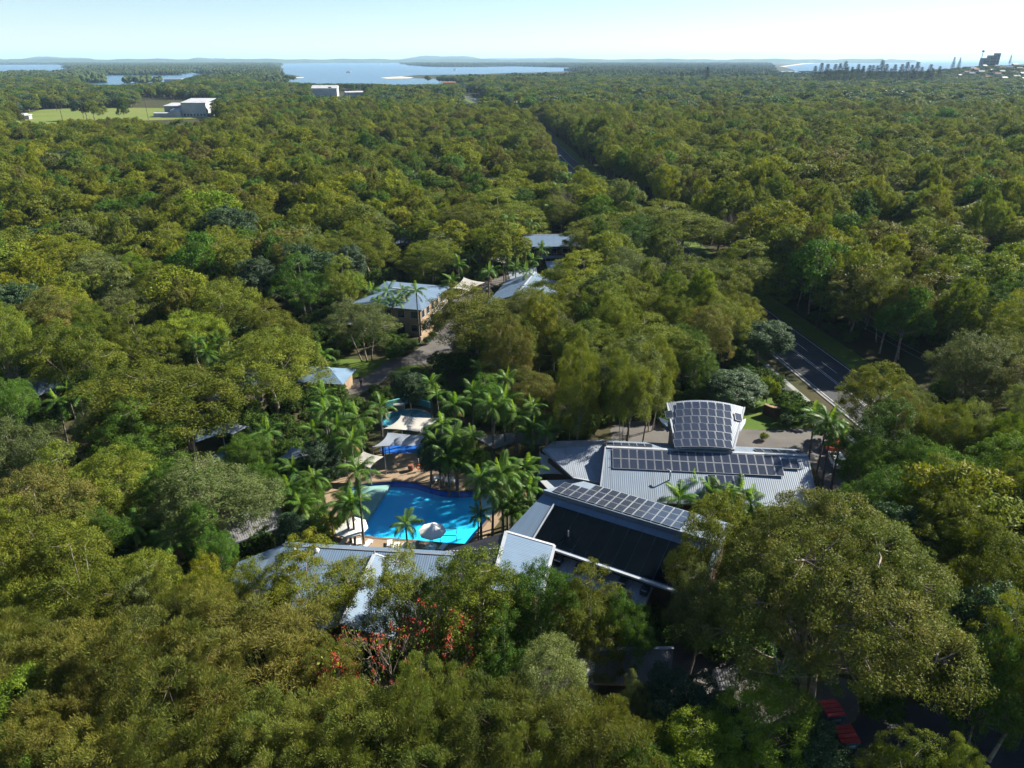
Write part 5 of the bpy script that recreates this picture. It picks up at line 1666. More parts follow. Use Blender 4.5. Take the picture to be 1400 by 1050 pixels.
PALM_TOP = [  # crown centre pixel, height, place
 ('palm in the thick grove left of the spa', [(440, 541, 9), (470, 560, 9), (500, 546, 10), (455, 583, 9), (425, 590, 8), (408, 560, 9), (518, 556, 9), (482, 602, 8), (505, 585, 8), (448, 560, 9), (490, 570, 9), (462, 530, 9)]),
 ('palm in the planting left of the pool', [(400, 642, 6), (430, 655, 6), (455, 668, 6), (470, 694, 5), (412, 690, 5), (440, 690, 5), (392, 668, 6), (360, 650, 6), (345, 668, 6), (455, 715, 4.5), (425, 722, 4.5), (372, 700, 5)]),
 ('palm in the dense clump behind the pool', [(600, 604, 8), (622, 598, 9), (640, 612, 8), (612, 622, 7), (586, 612, 7), (632, 580, 10), (650, 596, 9), (605, 580, 9), (660, 620, 7), (625, 632, 6)]),
 ('palm in the garden between spa and path', [(620, 552, 9), (645, 540, 9), (664, 528, 9), (600, 540, 8), (690, 520, 9), (710, 540, 9), (725, 556, 9), (588, 526, 8), (570, 512, 7), (655, 505, 8), (748, 590, 8), (760, 570, 8)]),
 ('palm in front of the tan guest house', [(553, 400, 9), (530, 398, 9), (508, 396, 8), (490, 392, 9), (540, 412, 8), (616, 385, 8), (478, 395, 8), (440, 486, 7), (520, 415, 8)]),
 ('palm between the far lodge and the cream sails', [(692, 352, 9), (718, 346, 9), (730, 356, 9), (738, 340, 9), (708, 338, 9), (642, 352, 8), (612, 348, 8), (655, 345, 8), (628, 362, 8), (722, 372, 8), (705, 365, 8), (575, 352, 8)]),
 ('palm in the court before the solar roof', [(928, 684, 6), (972, 676, 5.5), (988, 678, 5.5), (1008, 674, 5.5), (1025, 684, 5.5), (960, 694, 5), (1000, 692, 5)]),
 ('palm in the bed between pool and gable', [(694, 676, 6), (708, 690, 5), (722, 668, 7), (700, 704, 4.5), (686, 694, 5), (712, 660, 7)]),
 ('palm among the trees left of the wading pool', [(245, 548, 9), (268, 528, 9), (310, 492, 10), (300, 500, 10), (92, 533, 8), (75, 548, 8), (128, 534, 8), (105, 545, 8), (25, 534, 8), (155, 505, 8), (120, 520, 8), (238, 742, 6), (60, 600, 7), (145, 640, 7), (330, 510, 9), (200, 610, 7),
                                                      (215, 655, 7), (278, 655, 6), (320, 680, 6), (260, 700, 6), (180, 720, 6), (10, 545, 8)]),
 ('palm showing between forest trees left of the resort', [(395, 292, 10), (430, 300, 10), (380, 272, 10), (345, 300, 9), (170, 348, 9), (195, 332, 9), (236, 352, 9), (190, 320, 9), (270, 470, 9), (240, 460, 9), (285, 482, 9), (30, 320, 9), (160, 330, 9), (325, 312, 10), (360, 318, 10),
                                                            (210, 340, 9), (545, 318, 9), (525, 325, 9), (560, 325, 9), (295, 465, 9)])]
ORD = ['first', 'second', 'third', 'fourth', 'fifth', 'sixth', 'seventh', 'eighth', 'ninth', 'tenth', '11th', '12th', '13th', '14th', '15th', '16th', '17th', '18th', '19th', '20th', '21st', '22nd', '23rd']
sd_ = 700
for lb, lst in PALM_TOP:
    if 'grove' in lb or 'clump' in lb or 'planting' in lb or 'garden' in lb:
        lst = [q for k, q in enumerate(lst) if k % 3 != 2]
    for i, (px_, pc, h_) in enumerate(sorted(lst)):
        p = at(px_, pc, h_ - 0.9)
        sd_ += 1
        lab = lb + (', leftmost' if i == 0 else ', rightmost' if i == len(lst) - 1 else ', %s from the left' % ORD[i])
        palm(p, h_, lab, sd_, rnd.uniform(0.72, 1.05) * (0.8 if h_ < 5.5 else 1), 13 if p.y < 120 else 11)
        TREES.append((p.x, p.y, 1.2))

# small garden shrubs one can pick out
BUSH = tree_proto(400, 2.2, 1.5, 1.0, 9, 14, 3600, (0.12, 0.05), mat='bush', bark='bark_dark', tr=0.06, twigs=0, cr=0.3, lobe_r=0.42)
for px_, py_, s_, mt, lb in ((1046, 552, 1.5, 'lime', 'slender lime shrub beside the dark evergreen on the entrance lawn'), (1079, 575, 1.3, 'green', 'round clipped shrub right of the entrance sign wall'), (1074, 583, 0.9, 'dark', 'low dark shrub at the foot of the entrance sign wall'),
                             (453, 738, 1.3, 'yellow', 'yellowish shrub at the left end of the near pool deck'), (440, 745, 1.1, 'lime', 'lime shrub beside the yellowish one at the deck'), (1044, 602, 0.5, 'lime', 'tiny lime plant behind the solar panels of the long roof'),
                             (600, 452, 0.7, 'green', 'small shrub behind the low tan garden wall'), (592, 462, 0.6, 'lime', 'lime shrub behind the low tan garden wall'), (585, 470, 0.6, 'dark', 'dark shrub at the end of the tan garden wall')):
    p = at(px_, py_)
    t = thing('garden_shrub', lb, 'shrub', (p.x, p.y, 0), px_ % 6)
    t.scale = (s_ * 0.8, s_ * 0.8, s_ * (1.3 if 'slender' in lb else 1))
    link(bpy.data.objects.new('stem', BUSH[1]), t)
    o = link(bpy.data.objects.new('crown', BUSH[0]), t)
    o.material_slots[0].link = 'OBJECT'
    o.material_slots[0].material = M[mt]

# ------------------------------------------------------------------ the forest
CLEAR = [  # photo areas where no further crown may stand in the way
 [(505, 545), (592, 540), (600, 585), (640, 590), (760, 585), (835, 590), (905, 545), (960, 535), (1025, 540), (1100, 545), (1150, 590), (1195, 690), (1185, 715), (1110, 710), (950, 700), (955, 840), (780, 850), (740, 810), (600, 800), (560, 860), (475, 860), (470, 800),
  (320, 800), (320, 745), (440, 735), (440, 660), (380, 660), (370, 610), (470, 605)],
 [(1045, 425), (1205, 522), (1160, 600), (1030, 520)], [(475, 378), (620, 375), (660, 378), (700, 365), (790, 310), (800, 340), (770, 380), (690, 400), (640, 410), (620, 500), (470, 545), (430, 525), (480, 480), (540, 460), (480, 420)],
 [(715, 310), (795, 310), (775, 378), (735, 378)], [(755, 192), (800, 245), (786, 247), (756, 213)], [(257, 570), (345, 570), (345, 655), (290, 650), (257, 610)], [(375, 605), (440, 605), (430, 665), (378, 665)],
 [(1120, 950), (1400, 962), (1400, 1050), (1180, 1050)], [(765, 870), (925, 880), (925, 960), (765, 930)], [(840, 570), (905, 565), (905, 600), (840, 600)], [(635, 120), (665, 128), (662, 141), (630, 141)],
 [(300, 500), (345, 500), (345, 560), (310, 560)], [(425, 490), (510, 490), (510, 545), (425, 545)], [(535, 328), (572, 328), (572, 350), (535, 350)], [(190, 128), (285, 132), (285, 165), (190, 165)],
 [(425, 119), (500, 122), (500, 130), (425, 130)]]
OPEN = [[p[:2] for p in w] for w in (W1, W2, W3, W4)] + [[(0, 168), (20, 158), (60, 149.5), (150, 147), (300, 149), (304, 161), (200, 160), (120, 162), (60, 165)]]
SEA_PX = [(1060, 92.5), (1100, 80), (1420, 78), (1420, 84), (1290, 88), (1100, 96)]
def hits(px, py, polys):
    r = np.zeros(np.shape(px), bool)
    for q in polys:
        r |= in_poly(px, py, q)
    return r
def road_dist(x, y):
    d = np.full(x.shape, 1e9)
    for a, b in zip(RP[::3], RP[3::3]):
        ab = np.array([b.x - a.x, b.y - a.y])
        t = np.clip(((x - a.x) * ab[0] + (y - a.y) * ab[1]) / (ab @ ab), 0, 1)
        d = np.minimum(d, np.hypot(x - a.x - t * ab[0], y - a.y - t * ab[1]))
    return d
def vnoise(x, y, s, seed):
    r = np.random.default_rng(seed)
    g = r.random((64, 64))
    u, v = x / s, y / s
    i, j = np.floor(u).astype(int), np.floor(v).astype(int)
    fu, fv = u - i, v - j
    fu, fv = fu * fu * (3 - 2 * fu), fv * fv * (3 - 2 * fv)
    q = lambda a, b: g[a % 64, b % 64]
    return (q(i, j) * (1 - fu) + q(i + 1, j) * fu) * (1 - fv) + (q(i, j + 1) * (1 - fu) + q(i + 1, j + 1) * fu) * fv
def scatter(y0, y1, step, seed, jit=0.42, wide=0.80, margin=45):
    r = np.random.default_rng(seed)
    ys = np.arange(y0, y1, step * 0.87)
    X, Y = [], []
    for k, y in enumerate(ys):
        x = np.arange(-(y * wide + margin), y * wide + margin, step) + (k % 2) * step / 2
        X.append(x)
        Y.append(np.full(x.shape, y))
    X, Y = np.concatenate(X), np.concatenate(Y)
    return X + r.normal(0, jit * step * 0.5, X.shape), Y + r.normal(0, jit * step * 0.5, Y.shape), r
def HEADLAND(x, y):
    c = (1290.0, 1900.0)
    d = np.hypot((np.asarray(x) - c[0]) / 1.15, np.asarray(y) - c[1])
    return 42 * np.exp(-(d / 230.0) ** 2)
def forest_points(y0, y1, step, seed, rmul=0.66, hm=14.0):
    x, y, r = scatter(y0, y1, step, seed)
    n1, n2 = vnoise(x, y, 60, 5), vnoise(x, y, 22, 6)
    h = hm + 3.6 * (n1 - 0.5) + 3.0 * (n2 - 0.5) + r.normal(0, 1.9, x.shape)
    right = x > np.interp(y, [p[1] for p in ROAD], [p[0] for p in ROAD])
    h = h + np.where(right & (y < 500), 2.0, 0.0)
    rad = step * rmul * r.uniform(0.58, 1.36, x.shape)
    em = r.random(x.shape) < 0.07
    rad = np.where(em, rad * 1.45, rad)
    h = np.where(em, h + 3.0, h)
    z0 = HEADLAND(x, y)
    zc = h * 0.62 + z0
    px, py, s = proj(x, y, zc)
    _, pt, _ = proj(x, y, h + z0)
    keep = (py < 1150) & (px > -140) & (px < 1540)
    for dx, yy in ((0, pt), (0, py), (0, py + rad * s * 0.6), (-0.75, py), (0.75, py)):
        keep &= ~hits(px + dx * rad * s, yy, CLEAR)
    far = y > 300
    for dx, yy in ((0, pt), (0, pt * 0.5 + py * 0.5), (0, py), (-0.9, pt * 0.6 + py * 0.4), (0.9, pt * 0.6 + py * 0.4)):
        keep &= ~(far & hits(px + dx * rad * s, yy, OPEN + [SEA_PX]))
    bx, by, _ = proj(x, y, 0 * x)
    keep &= ~((y > 1200) & hits(bx, by, OPEN))
    rd = road_dist(x, y)
    keep &= rd > np.where(y < 170, np.where(right, 11.2, 14.0), 9.0 + rad * 0.25)
    keep &= ~hits(*proj(x, y, 0 * x)[:2], [FIELD, [(1150, 1100), (1165, 985), (1260, 955), (1420, 960), (1460, 1100)]])
    gap = vnoise(x, y, 34, 9) * 0.6 + vnoise(x, y, 13, 10) * 0.4
    keep &= (gap > np.where(y < 420, 0.33, 0.29))
    return x[keep], y[keep], h[keep], rad[keep], r
fx, fy, fh, fr2, r = forest_points(30, 420, 7.0, 21)
tx = np.array(TREES)
d = np.min(np.hypot(fx[:, None] - tx[None, :, 0], fy[:, None] - tx[None, :, 1]) - 0.72 * tx[None, :, 2], axis=1)
ok = d > fr2 * 0.62
fx, fy, fh, fr2 = fx[ok], fy[ok], fh[ok], fr2[ok]
size = fr2 * proj(fx, fy, fh)[2]
ppx, ppy, _ = proj(fx, fy, fh * 0.8)
size = np.where((ppx < -20) | (ppx > 1420) | (ppy > 1070), 0, size)
order = np.argsort(-size)
n_single = 300 - len(PLACED)
pal = ['olive'] * 9 + ['yellow'] * 4 + ['grey'] * 3 + ['green'] * 2 + ['brown'] * 2 + ['lime'] * 1 + ['dark'] * 1
for k, i in enumerate(order[:n_single]):
    put_tree(float(fx[i]), float(fy[i]), float(fh[i]), float(fr2[i]), pal[int(r.integers(len(pal)))], 1000 + k, mid=fy[i] > 130)
rest = order[n_single:]
rest = rest[size[rest] > 0]

# labels of the trees: kind, height, and the place they can be found at
MARKS = [('blue pool', -12, 75), ('solar panel roof', 24, 76), ('black pool heating mats', 9, 61), ('pool side blue roof', -17, 59), ('tan guest house', -23, 147), ('far lodge', 11, 197), ('entrance lawn', 44, 98), ('dark car park', 40, 42),
         ('red lidded bins', 28, 42), ('huge spreading tree', 25, 46), ('wading pool', -34, 88), ('highway', 55, 125), ('cream sail by the guest house', -8, 164), ('red coral tree', -11, 49), ('slate pavilion', -29, 113), ('corrugated shed', 10, 46)]
def relation(x, y):
    best = min(MARKS, key=lambda q: math.hypot(x - q[1], y - q[2]))
    dx, dy = x - best[1], y - best[2]
    dd = math.hypot(dx, dy)
    side = ('left of' if dx < 0 else 'right of') if abs(dx) > abs(dy) else ('behind' if dy > 0 else 'in front of')
    return best[0], side, dd
buckets = {}
for t, kd, x, y, h in PLACED:
    nm, side, dd = relation(x, y)
    if y < 46 and x < 8:
        key = (kd, 'in the bottom left foreground')
        ds = x
    else:
        key = (kd, '%s the %s' % (side, nm))
        ds = dd
    buckets.setdefault(key, []).append((ds, t))
for (kd, place), lst in buckets.items():
    lst.sort(key=lambda q: q[0])
    for i, (ds, t) in enumerate(lst):
        if 'foreground' in place:
            tail = '' if len(lst) == 1 else ', leftmost' if i == 0 else ', %s from the left' % ORD[i]
        else:
            tail = '' if len(lst) == 1 else ', closest one' if i == 0 else ', %s closest' % (ORD[i] if i < len(ORD) else '%dth' % (i + 1))
        t['label'] = KIND[kd][3] + ' ' + place + tail
        t['group'] = KIND[kd][3].replace('tree', 'trees') + ' of the canopy'

# the rest of the canopy
lib = bpy.data.collections.new('tree_library')         # not linked to the scene: only instanced
def lib_add(name, me):
    lib.objects.link(bpy.data.objects.new(name, me))
def recolor(cm, mat):
    c = cm.copy()
    c.materials.clear()
    c.materials.append(M[mat])
    return c
names_mid, names_far = [], []
for i, (cm, tm) in enumerate(MID):
    for mt in ('olive', 'yellow', 'grey', 'green', 'brown'):
        nm = 'a_mid_%d_%s' % (i, mt)
        if (i * 5 + len(mt)) % 5 > 2 and mt in ('green', 'brown', 'grey'):
            continue
        lib_add(nm, join_mesh(nm, [(recolor(cm, mt), None), (tm, None)]))
        names_mid.append(nm)
for i, (cm, tm) in enumerate(FARM):
    for mt in ('olive', 'yellow', 'green', 'grey', 'dark'):
        nm = 'b_far_%d_%s' % (i, mt)
        lib_add(nm, join_mesh(nm, [(recolor(cm, mt), None), (tm, None)]))
        names_far.append(nm)
parts = [(PTRUNK, Matrix.Diagonal((1, 1, 8.2, 1)))]
for az, lift, k, s in palm_crown_arrays(11, 3):
    parts.append((FRONDS[k], Matrix.Translation((0, 0, 9.0)) @ Matrix.Rotation(az, 4, 'Z') @ Matrix.Rotation(lift, 4, 'X') @ Matrix.Scale(s, 4)))
lib_add('c_palm', join_mesh('c_palm', parts))
lib_add('d_bush', join_mesh('d_bush', [(BUSH[0], None)]))
def grove_mesh(seed):
    """a patch of distant treetops, about 70 m across"""
    r = np.random.default_rng(seed)
    v, f = [], []
    bm = bmesh.new()
    bmesh.ops.create_icosphere(bm, subdivisions=2, radius=1.0)
    bv = np.array([tuple(q.co) for q in bm.verts])
    bf = [tuple(q.index for q in p.verts) for p in bm.faces]
    bm.free()
    for k in range(60):
        c = np.array([r.uniform(-36, 36), r.uniform(-36, 36), r.uniform(5.5, 9)])
        s = np.array([1, 1, 0.9]) * r.uniform(3.6, 6.5)
        q = bv * (1 + r.normal(0, 0.13, (len(bv), 1))) * s + c
        b = len(v)
        v += [tuple(x) for x in q]
        f += [tuple(i + b for i in p) for p in bf]
    me = raw_mesh('grove', v, f, 'far')
    a = me.attributes.new('tint', 'FLOAT', 'POINT')
    a.data.foreach_set('value', np.repeat(r.random(60), len(bv)).astype(np.float32))
    return me
for i in range(3):
    lib_add('e_grove_%d' % i, grove_mesh(600 + i))
LIBN = sorted(o.name for o in lib.objects)
INDEX = {n_: i for i, n_ in enumerate(LIBN)}
def instance_object(name, pts, scl, rot, idx, label):
    me = bpy.data.meshes.new(name)
    me.vertices.add(len(pts))
    me.vertices.foreach_set('co', np.asarray(pts, np.float32).ravel())
    a = me.attributes.new('scl', 'FLOAT_VECTOR', 'POINT'); a.data.foreach_set('vector', np.asarray(scl, np.float32).ravel())
    a = me.attributes.new('rotv', 'FLOAT_VECTOR', 'POINT'); a.data.foreach_set('vector', np.asarray(rot, np.float32).ravel())
    a = me.attributes.new('idx', 'INT', 'POINT'); a.data.foreach_set('value', np.asarray(idx, np.int32))
    o = link(bpy.data.objects.new(name, me))
    tag(o, label, kind='stuff')
    g = bpy.data.node_groups.new(name, 'GeometryNodeTree')
    g.interface.new_socket('Geometry', in_out='INPUT', socket_type='NodeSocketGeometry')
    g.interface.new_socket('Geometry', in_out='OUTPUT', socket_type='NodeSocketGeometry')
    gi, go = g.nodes.new('NodeGroupInput'), g.nodes.new('NodeGroupOutput')
    ci = g.nodes.new('GeometryNodeCollectionInfo')
    ci.inputs['Collection'].default_value = lib
    ci.inputs['Separate Children'].default_value = True
    ci.inputs['Reset Children'].default_value = True
    ip = g.nodes.new('GeometryNodeInstanceOnPoints')
    ip.inputs['Pick Instance'].default_value = True
    def attr(nm, ty):
        q = g.nodes.new('GeometryNodeInputNamedAttribute')
        q.data_type = ty
        q.inputs['Name'].default_value = nm
        return [s for s in q.outputs if s.enabled and s.name == 'Attribute'][0]
    g.links.new(gi.outputs[0], ip.inputs['Points'])
    g.links.new(ci.outputs[0], ip.inputs['Instance'])
    g.links.new(attr('idx', 'INT'), ip.inputs['Instance Index'])
    g.links.new(attr('scl', 'FLOAT_VECTOR'), ip.inputs['Scale'])
    e2 = g.nodes.new('FunctionNodeEulerToRotation')
    g.links.new(attr('rotv', 'FLOAT_VECTOR'), e2.inputs[0])
    g.links.new(e2.outputs[0], ip.inputs['Rotation'])
    g.links.new(ip.outputs[0], go.inputs[0])
    o.modifiers.new('instances', 'NODES').node_group = g
    return o
def zrot(n, r):
    q = np.zeros((n, 3))
    q[:, 2] = r.uniform(0, 6.283, n)
    q[:, :2] = r.normal(0, 0.06, (n, 2))
    return q
pts, scl, idx = [], [], []
wts = np.array([{'olive': 4, 'yellow': 2.4, 'grey': 1.2, 'green': 1.1, 'brown': 1.0}[n_.split('_')[-1]] for n_ in names_mid])
pick = r.choice(len(names_mid), len(rest), p=wts / wts.sum())
for j, i in enumerate(rest):
    pts.append((fx[i], fy[i], 0))
    s = fr2[i] / RX0
    e_ = float(r.uniform(0.8, 1.25))
    scl.append((s * e_, s / e_, fh[i] / H0))
    idx.append(INDEX[names_mid[pick[j]]])
gx, gy, gh, gr, r = forest_points(420, 700, 7.2, 22)
pick = r.choice(len(names_mid), len(gx), p=wts / wts.sum())
for i in range(len(gx)):
    pts.append((gx[i], gy[i], 0)); s = gr[i] / RX0
    scl.append((s, s, gh[i] / H0)); idx.append(INDEX[names_mid[pick[i]]])
gx, gy, gh, gr, r = forest_points(700, 2120, 8.4, 23, rmul=0.70, hm=13.0)
wf = np.array([{'olive': 3, 'yellow': 0.8, 'grey': 1.0, 'green': 2.0, 'dark': 2.2}[n_.split('_')[-1]] for n_ in names_far])  # more dark crowns far off, standing in for the canopy's fewer sun glints
pick = r.choice(len(names_far), len(gx), p=wf / wf.sum())
gz = HEADLAND(gx, gy)
keepi = r.random(len(gx)) < np.where(gz > 3, 0.4, 1.0)
for i in np.nonzero(keepi)[0]:
    pts.append((gx[i], gy[i], gz[i])); s = gr[i] / RX0
    hs = gh[i] / H0 * (0.5 if gz[i] > 3 else 1)
    scl.append((s, s, hs)); idx.append(INDEX[names_far[pick[i]]])
for x_, y_ in ((50, 47), (56, 52), (50, 40), (58, 44), (46, 54), (63, 57), (52, 58), (45, 60), (58, 64), (66, 50), (48, 33), (57, 37)):  # trees beyond the right edge of view, added to shade the car park
    pts.append((x_, y_, 0)); scl.append((1.15, 1.15, 1.2)); idx.append(INDEX[names_mid[(x_ + y_) % len(names_mid)]])
# palms between the trees of the far right wood and along the road corridor
for k in range(260):
    y = float(r.uniform(330, 620)); x = float(r.uniform(0.15, 0.62) * y)
    pts.append((x, y, 0)); scl.append((1.3, 1.3, 1.35)); idx.append(INDEX['c_palm'])
for k in range(150):
    y = float(r.uniform(180, 420)); x = float(r.uniform(-0.6, 0.1) * y)
    q = proj(x, y, 10)
    if hits(np.array([q[0]]), np.array([q[1]]), CLEAR)[0] or road_dist(np.array([x]), np.array([y]))[0] < 9:
        continue
    pts.append((x, y, 0)); scl.append((1.1, 1.1, 1.15)); idx.append(INDEX['c_palm'])
instance_object('forest', pts, scl, zrot(len(pts), r), idx, 'olive green forest canopy stretching to the coast')
# distant woods as patches of treetops
x, y, r = scatter(1850, 9500, 52, 31, wide=0.82, margin=100)
px, py, s = proj(x, y, 0 * x + 17)
pb = proj(x, y, 0 * x)
keep = (px > -80) & (px < 1480) & ~hits(px, py, OPEN + [SEA_PX]) & ~hits(px - 32 * s, py, OPEN) & ~hits(px + 32 * s, py, OPEN) & ~hits(pb[0], pb[1], OPEN) & (road_dist(x, y) > 30) & ~((px > 1050) & (y > 2600))
keep &= r.random(len(x)) < 0.97
x, y = x[keep], y[keep]
z = HEADLAND(x, y)
keep = z < 3
x, y = x[keep], y[keep]
sc2 = r.uniform(0.85, 1.15, (len(x), 1)) * np.array([[1, 1, 1]])
sc2[:, 2] *= r.uniform(0.8, 1.25, len(x))
instance_object('woods', np.stack([x, y, 0 * x], 1), sc2, zrot(len(x), r), np.array([INDEX['e_grove_%d' % k] for k in r.integers(0, 3, len(x))]), 'distant wooded islands and shores round the bay')
# undergrowth
x, y, r = scatter(28, 330, 2.9, 41, jit=0.9)
px, py, s = proj(x, y, 0 * x + 1.5)
GCLEAR = [[tuple(proj(*p, 0)[:2]) for p in lp] for lp in (deck_lp, POOL, SPA, KIDS)] + [
    [(836, 600), (838, 578), (880, 570), (1010, 582), (1110, 583), (1150, 608), (1200, 690), (1180, 725), (1080, 725), (820, 700), (690, 830), (460, 860), (320, 800), (330, 755), (560, 775), (700, 670), (740, 605)],
    [(460, 522), (530, 488), (580, 462), (600, 420), (660, 380), (710, 365), (715, 385), (640, 430), (630, 470), (612, 492), (545, 506), (475, 545)], [(1000, 590), (1012, 555), (1030, 525), (1110, 580)],
    [(1150, 1100), (1165, 995), (1260, 958), (1420, 962), (1460, 1100)], [(735, 945), (765, 880), (820, 868), (1000, 880), (1160, 930), (1170, 985), (1100, 1010), (900, 1000)], [(415, 490), (575, 486), (575, 515), (420, 518)], [(515, 545), (592, 545), (600, 612), (640, 640), (520, 640)]]
keep = (px > -40) & (px < 1440) & (py < 1100) & (road_dist(x, y) > 11.5) & ~hits(px, py, GCLEAR)
keep &= vnoise(x, y, 9, 12) > 0.33
x, y = x[keep], y[keep]
sc2 = r.uniform(0.5, 1.35, (len(x), 1)) * np.array([[1, 1, 1]])
instance_object('undergrowth', np.stack([x, y, 0 * x], 1), sc2, zrot(len(x), r), np.full(len(x), INDEX['d_bush']), 'dark green undergrowth beneath the trees')

# ------------------------------------------------------------------ far things
n_ = 40
hv, hf = [], []
for j in range(n_ + 1):
    for i in range(n_ + 1):
        x, y = 1290 + (i / n_ - 0.5) * 1500, 1900 + (j / n_ - 0.5) * 1300
        hv.append((x, y, float(HEADLAND(x, y)) - 0.3))
for j in range(n_):
    for i in range(n_):
        a = j * (n_ + 1) + i
        hf.append((a, a + 1, a + n_ + 2, a + n_ + 1))
tag(mesh_obj('headland_hill', hv, hf, 'hill', smooth=True), 'built up headland at the right end of the coast', kind='structure')
def far_house(x, y, z, L, W, rot, h, wall, roof, label, group):
    t = thing('coastal_house', label, 'house', (x, y, z), rot, group)
    l, w = L / 2, W / 2
    v, f = box_vf(-l, l, -w, w, -2, h)
    mesh_obj('wall', v, f, wall, t, world=False)
    m = MB()
    e = 0.6
    v = [(-l - e, -w - e, h), (l + e, -w - e, h), (l + e, w + e, h), (-l - e, w + e, h), (-l - e, 0, h + W * 0.28), (l + e, 0, h + W * 0.28)]
    m.add(v, [(0, 1, 5, 4), (2, 3, 4, 5), (0, 4, 3), (1, 2, 5), (3, 2, 1, 0)])
    m.build('roof', roof, t, world=False)
    for k in range(3):
        x0 = -l + L * (k + 0.25) / 3
        MB().box(x0, x0 + L / 6, -w - 0.12, -w - 0.02, h * 0.4, h * 0.8).build('window', 'glass', t, world=False)
r = np.random.default_rng(91)
hs_ = [(1294, 112.5), (1305, 109), (1312, 106), (1321, 110), (1328, 103), (1334, 98), (1330, 95), (1341, 101), (1350, 107), (1356, 98), (1363, 104), (1370, 99), (1372, 109), (1379, 95), (1384, 101), (1389, 107), (1393, 96), (1397, 103), (1345, 92), (1322, 100), (1363, 93), (1387, 90), (1398, 111), (1339, 112)]
for i, (px_, py_) in enumerate(sorted(hs_)):
    lo, hi = 1450.0, 2600.0                           # walk along the view ray until it meets the headland
    q = None
    dirv = (at(px_, 525) - Vector((0, 0, HC)))
    for dd in np.arange(lo, 2300, 6.0):
        u_, v_ = (px_ - 700) / F, (525 - py_) / F
        dr = Vector((u_, CP + v_ * SP, -SP + v_ * CP))
        p = Vector((0, 0, HC)) + dr * (dd / dr.y)
        if p.z <= float(HEADLAND(p.x, p.y)) + 2:
            q = p
            break
    if q is None:
        q = Vector((u_ * 1850 / (CP), 1880, 0))
    z = float(HEADLAND(q.x, q.y))
    mt = ('wall_white', 'wall_cream', 'wall_white', 'wall_grey')[i % 4]
    far_house(q.x, q.y, z, r.uniform(9, 14), r.uniform(7, 9), r.uniform(-0.5, 0.5), r.uniform(4.0, 7.0), mt, ('roof_pale', 'wall_white', 'tile_red', 'roof')[int(r.integers(4))], 'pale house on the headland, ' + ('leftmost' if i == 0 else 'rightmost' if i == len(hs_) - 1 else (ORD[i] if i < len(ORD) else '%dth' % (i + 1)) + ' from the left'), 'houses on the headland')
def far_at(px, dist):
    u_ = (px - 700) / F
    return u_ * (dist * CP + (HC - 10) * SP), dist
# apartment block on top of the headland
x, y = far_at(1347, 1960)
z = float(HEADLAND(x, y))
ab = thing('apartment_block', 'dark stepped apartment block crowning the headland', 'building', (x, y, z))
for x0, x1, hh in ((-20, -4, 20), (-4, 12, 26), (12, 20, 31)):
    MB().box(x0 + 0.05, x1 - 0.05, -8, 8, -6, hh).build('tower', 'wall_grey', ab, world=False)
    for fl in range(int(hh / 3.4)):
        MB().box(x0 + 0.8, x1 - 0.8, -8.7, -8.02, 0.8 + fl * 3.4, 2.6 + fl * 3.4).build('window_band', 'glass', ab, world=False)
        MB().box(x0 + 0.4, x1 - 0.4, -9.2, -8.02, 2.7 + fl * 3.4, 3.0 + fl * 3.4).build('balcony', 'concrete', ab, world=False)
x, y = far_at(1335.5, 1960)
z = float(HEADLAND(x, y))
wt_ = thing('water_tower', 'slim mast with a round tank beside the apartment block', 'tower', (x, y, z))
MB().tube([(0, 0, -2), (0, 0, 36)], [1.2, 0.8], 8).build('mast', 'steel', wt_, world=False)
MB().tube([(0, 0, 35), (0, 0, 36.5), (0, 0, 38.5), (0, 0, 40)], [1.0, 3.4, 3.4, 1.0], 12).build('tank', 'concrete', wt_, world=False)
# island pines
def pine_mesh(seed):
    r = np.random.default_rng(seed)
    C, D, S, ln, wd, T = [], [], [], [], [], []
    for k in range(17):
        z = 5 + 29 * (k / 17) ** 0.95
        rad = 5.4 * (1 - (k / 17.5)) ** 0.75 * r.uniform(0.85, 1.1) + 0.4
        for j in range(9):
            a = 2 * math.pi * (j + r.random() * 0.7) / 9
            d = np.array([math.cos(a), math.sin(a), 0.14])
            for s in np.linspace(0.3, 1.0, 6):
                for _ in range(3):
                    C.append(d * rad * s + np.array([0, 0, z]) + r.normal(0, 0.22, 3))
                    D.append(d + r.normal(0, 0.3, 3))
                    S.append(np.cross(d, [0, 0, 1]) + r.normal(0, 0.5, 3))
                    ln.append(0.75); wd.append(0.42 * (1.15 - 0.6 * s)); T.append(r.random())
    return leaf_mesh('crown', np.array(C), unit(np.array(D)), unit(np.array(S)), np.array(ln), np.array(wd), np.array(T), 'pine')
PINES = [pine_mesh(800 + i) for i in range(3)]
PTR = raw_mesh('trunk', *(lambda m: (m.v, m.f))(MB().tube([(0, 0, -1), (0, 0, 12), (0, 0, 35)], [0.55, 0.4, 0.05], 6)), 'bark_dark', smooth=True)
pines = [(1112, 89), (1120, 90), (1128, 88.5), (1139, 90), (1145, 86.5), (1152, 89), (1162, 89.5), (1170, 91), (1177, 90), (1185, 86), (1196, 88.5), (1202, 87), (1208, 88.5), (1215, 91), (1220, 90.5), (1229, 87.5), (1236, 89.5), (1243, 90), (1250, 88.5), (1257, 91.5), (1265, 91), (1272, 92),
         (1281, 93), (1190, 91), (1133, 92), (1156, 92), (1246, 92), (1268, 90), (931, 95.5), (966, 93.5)]
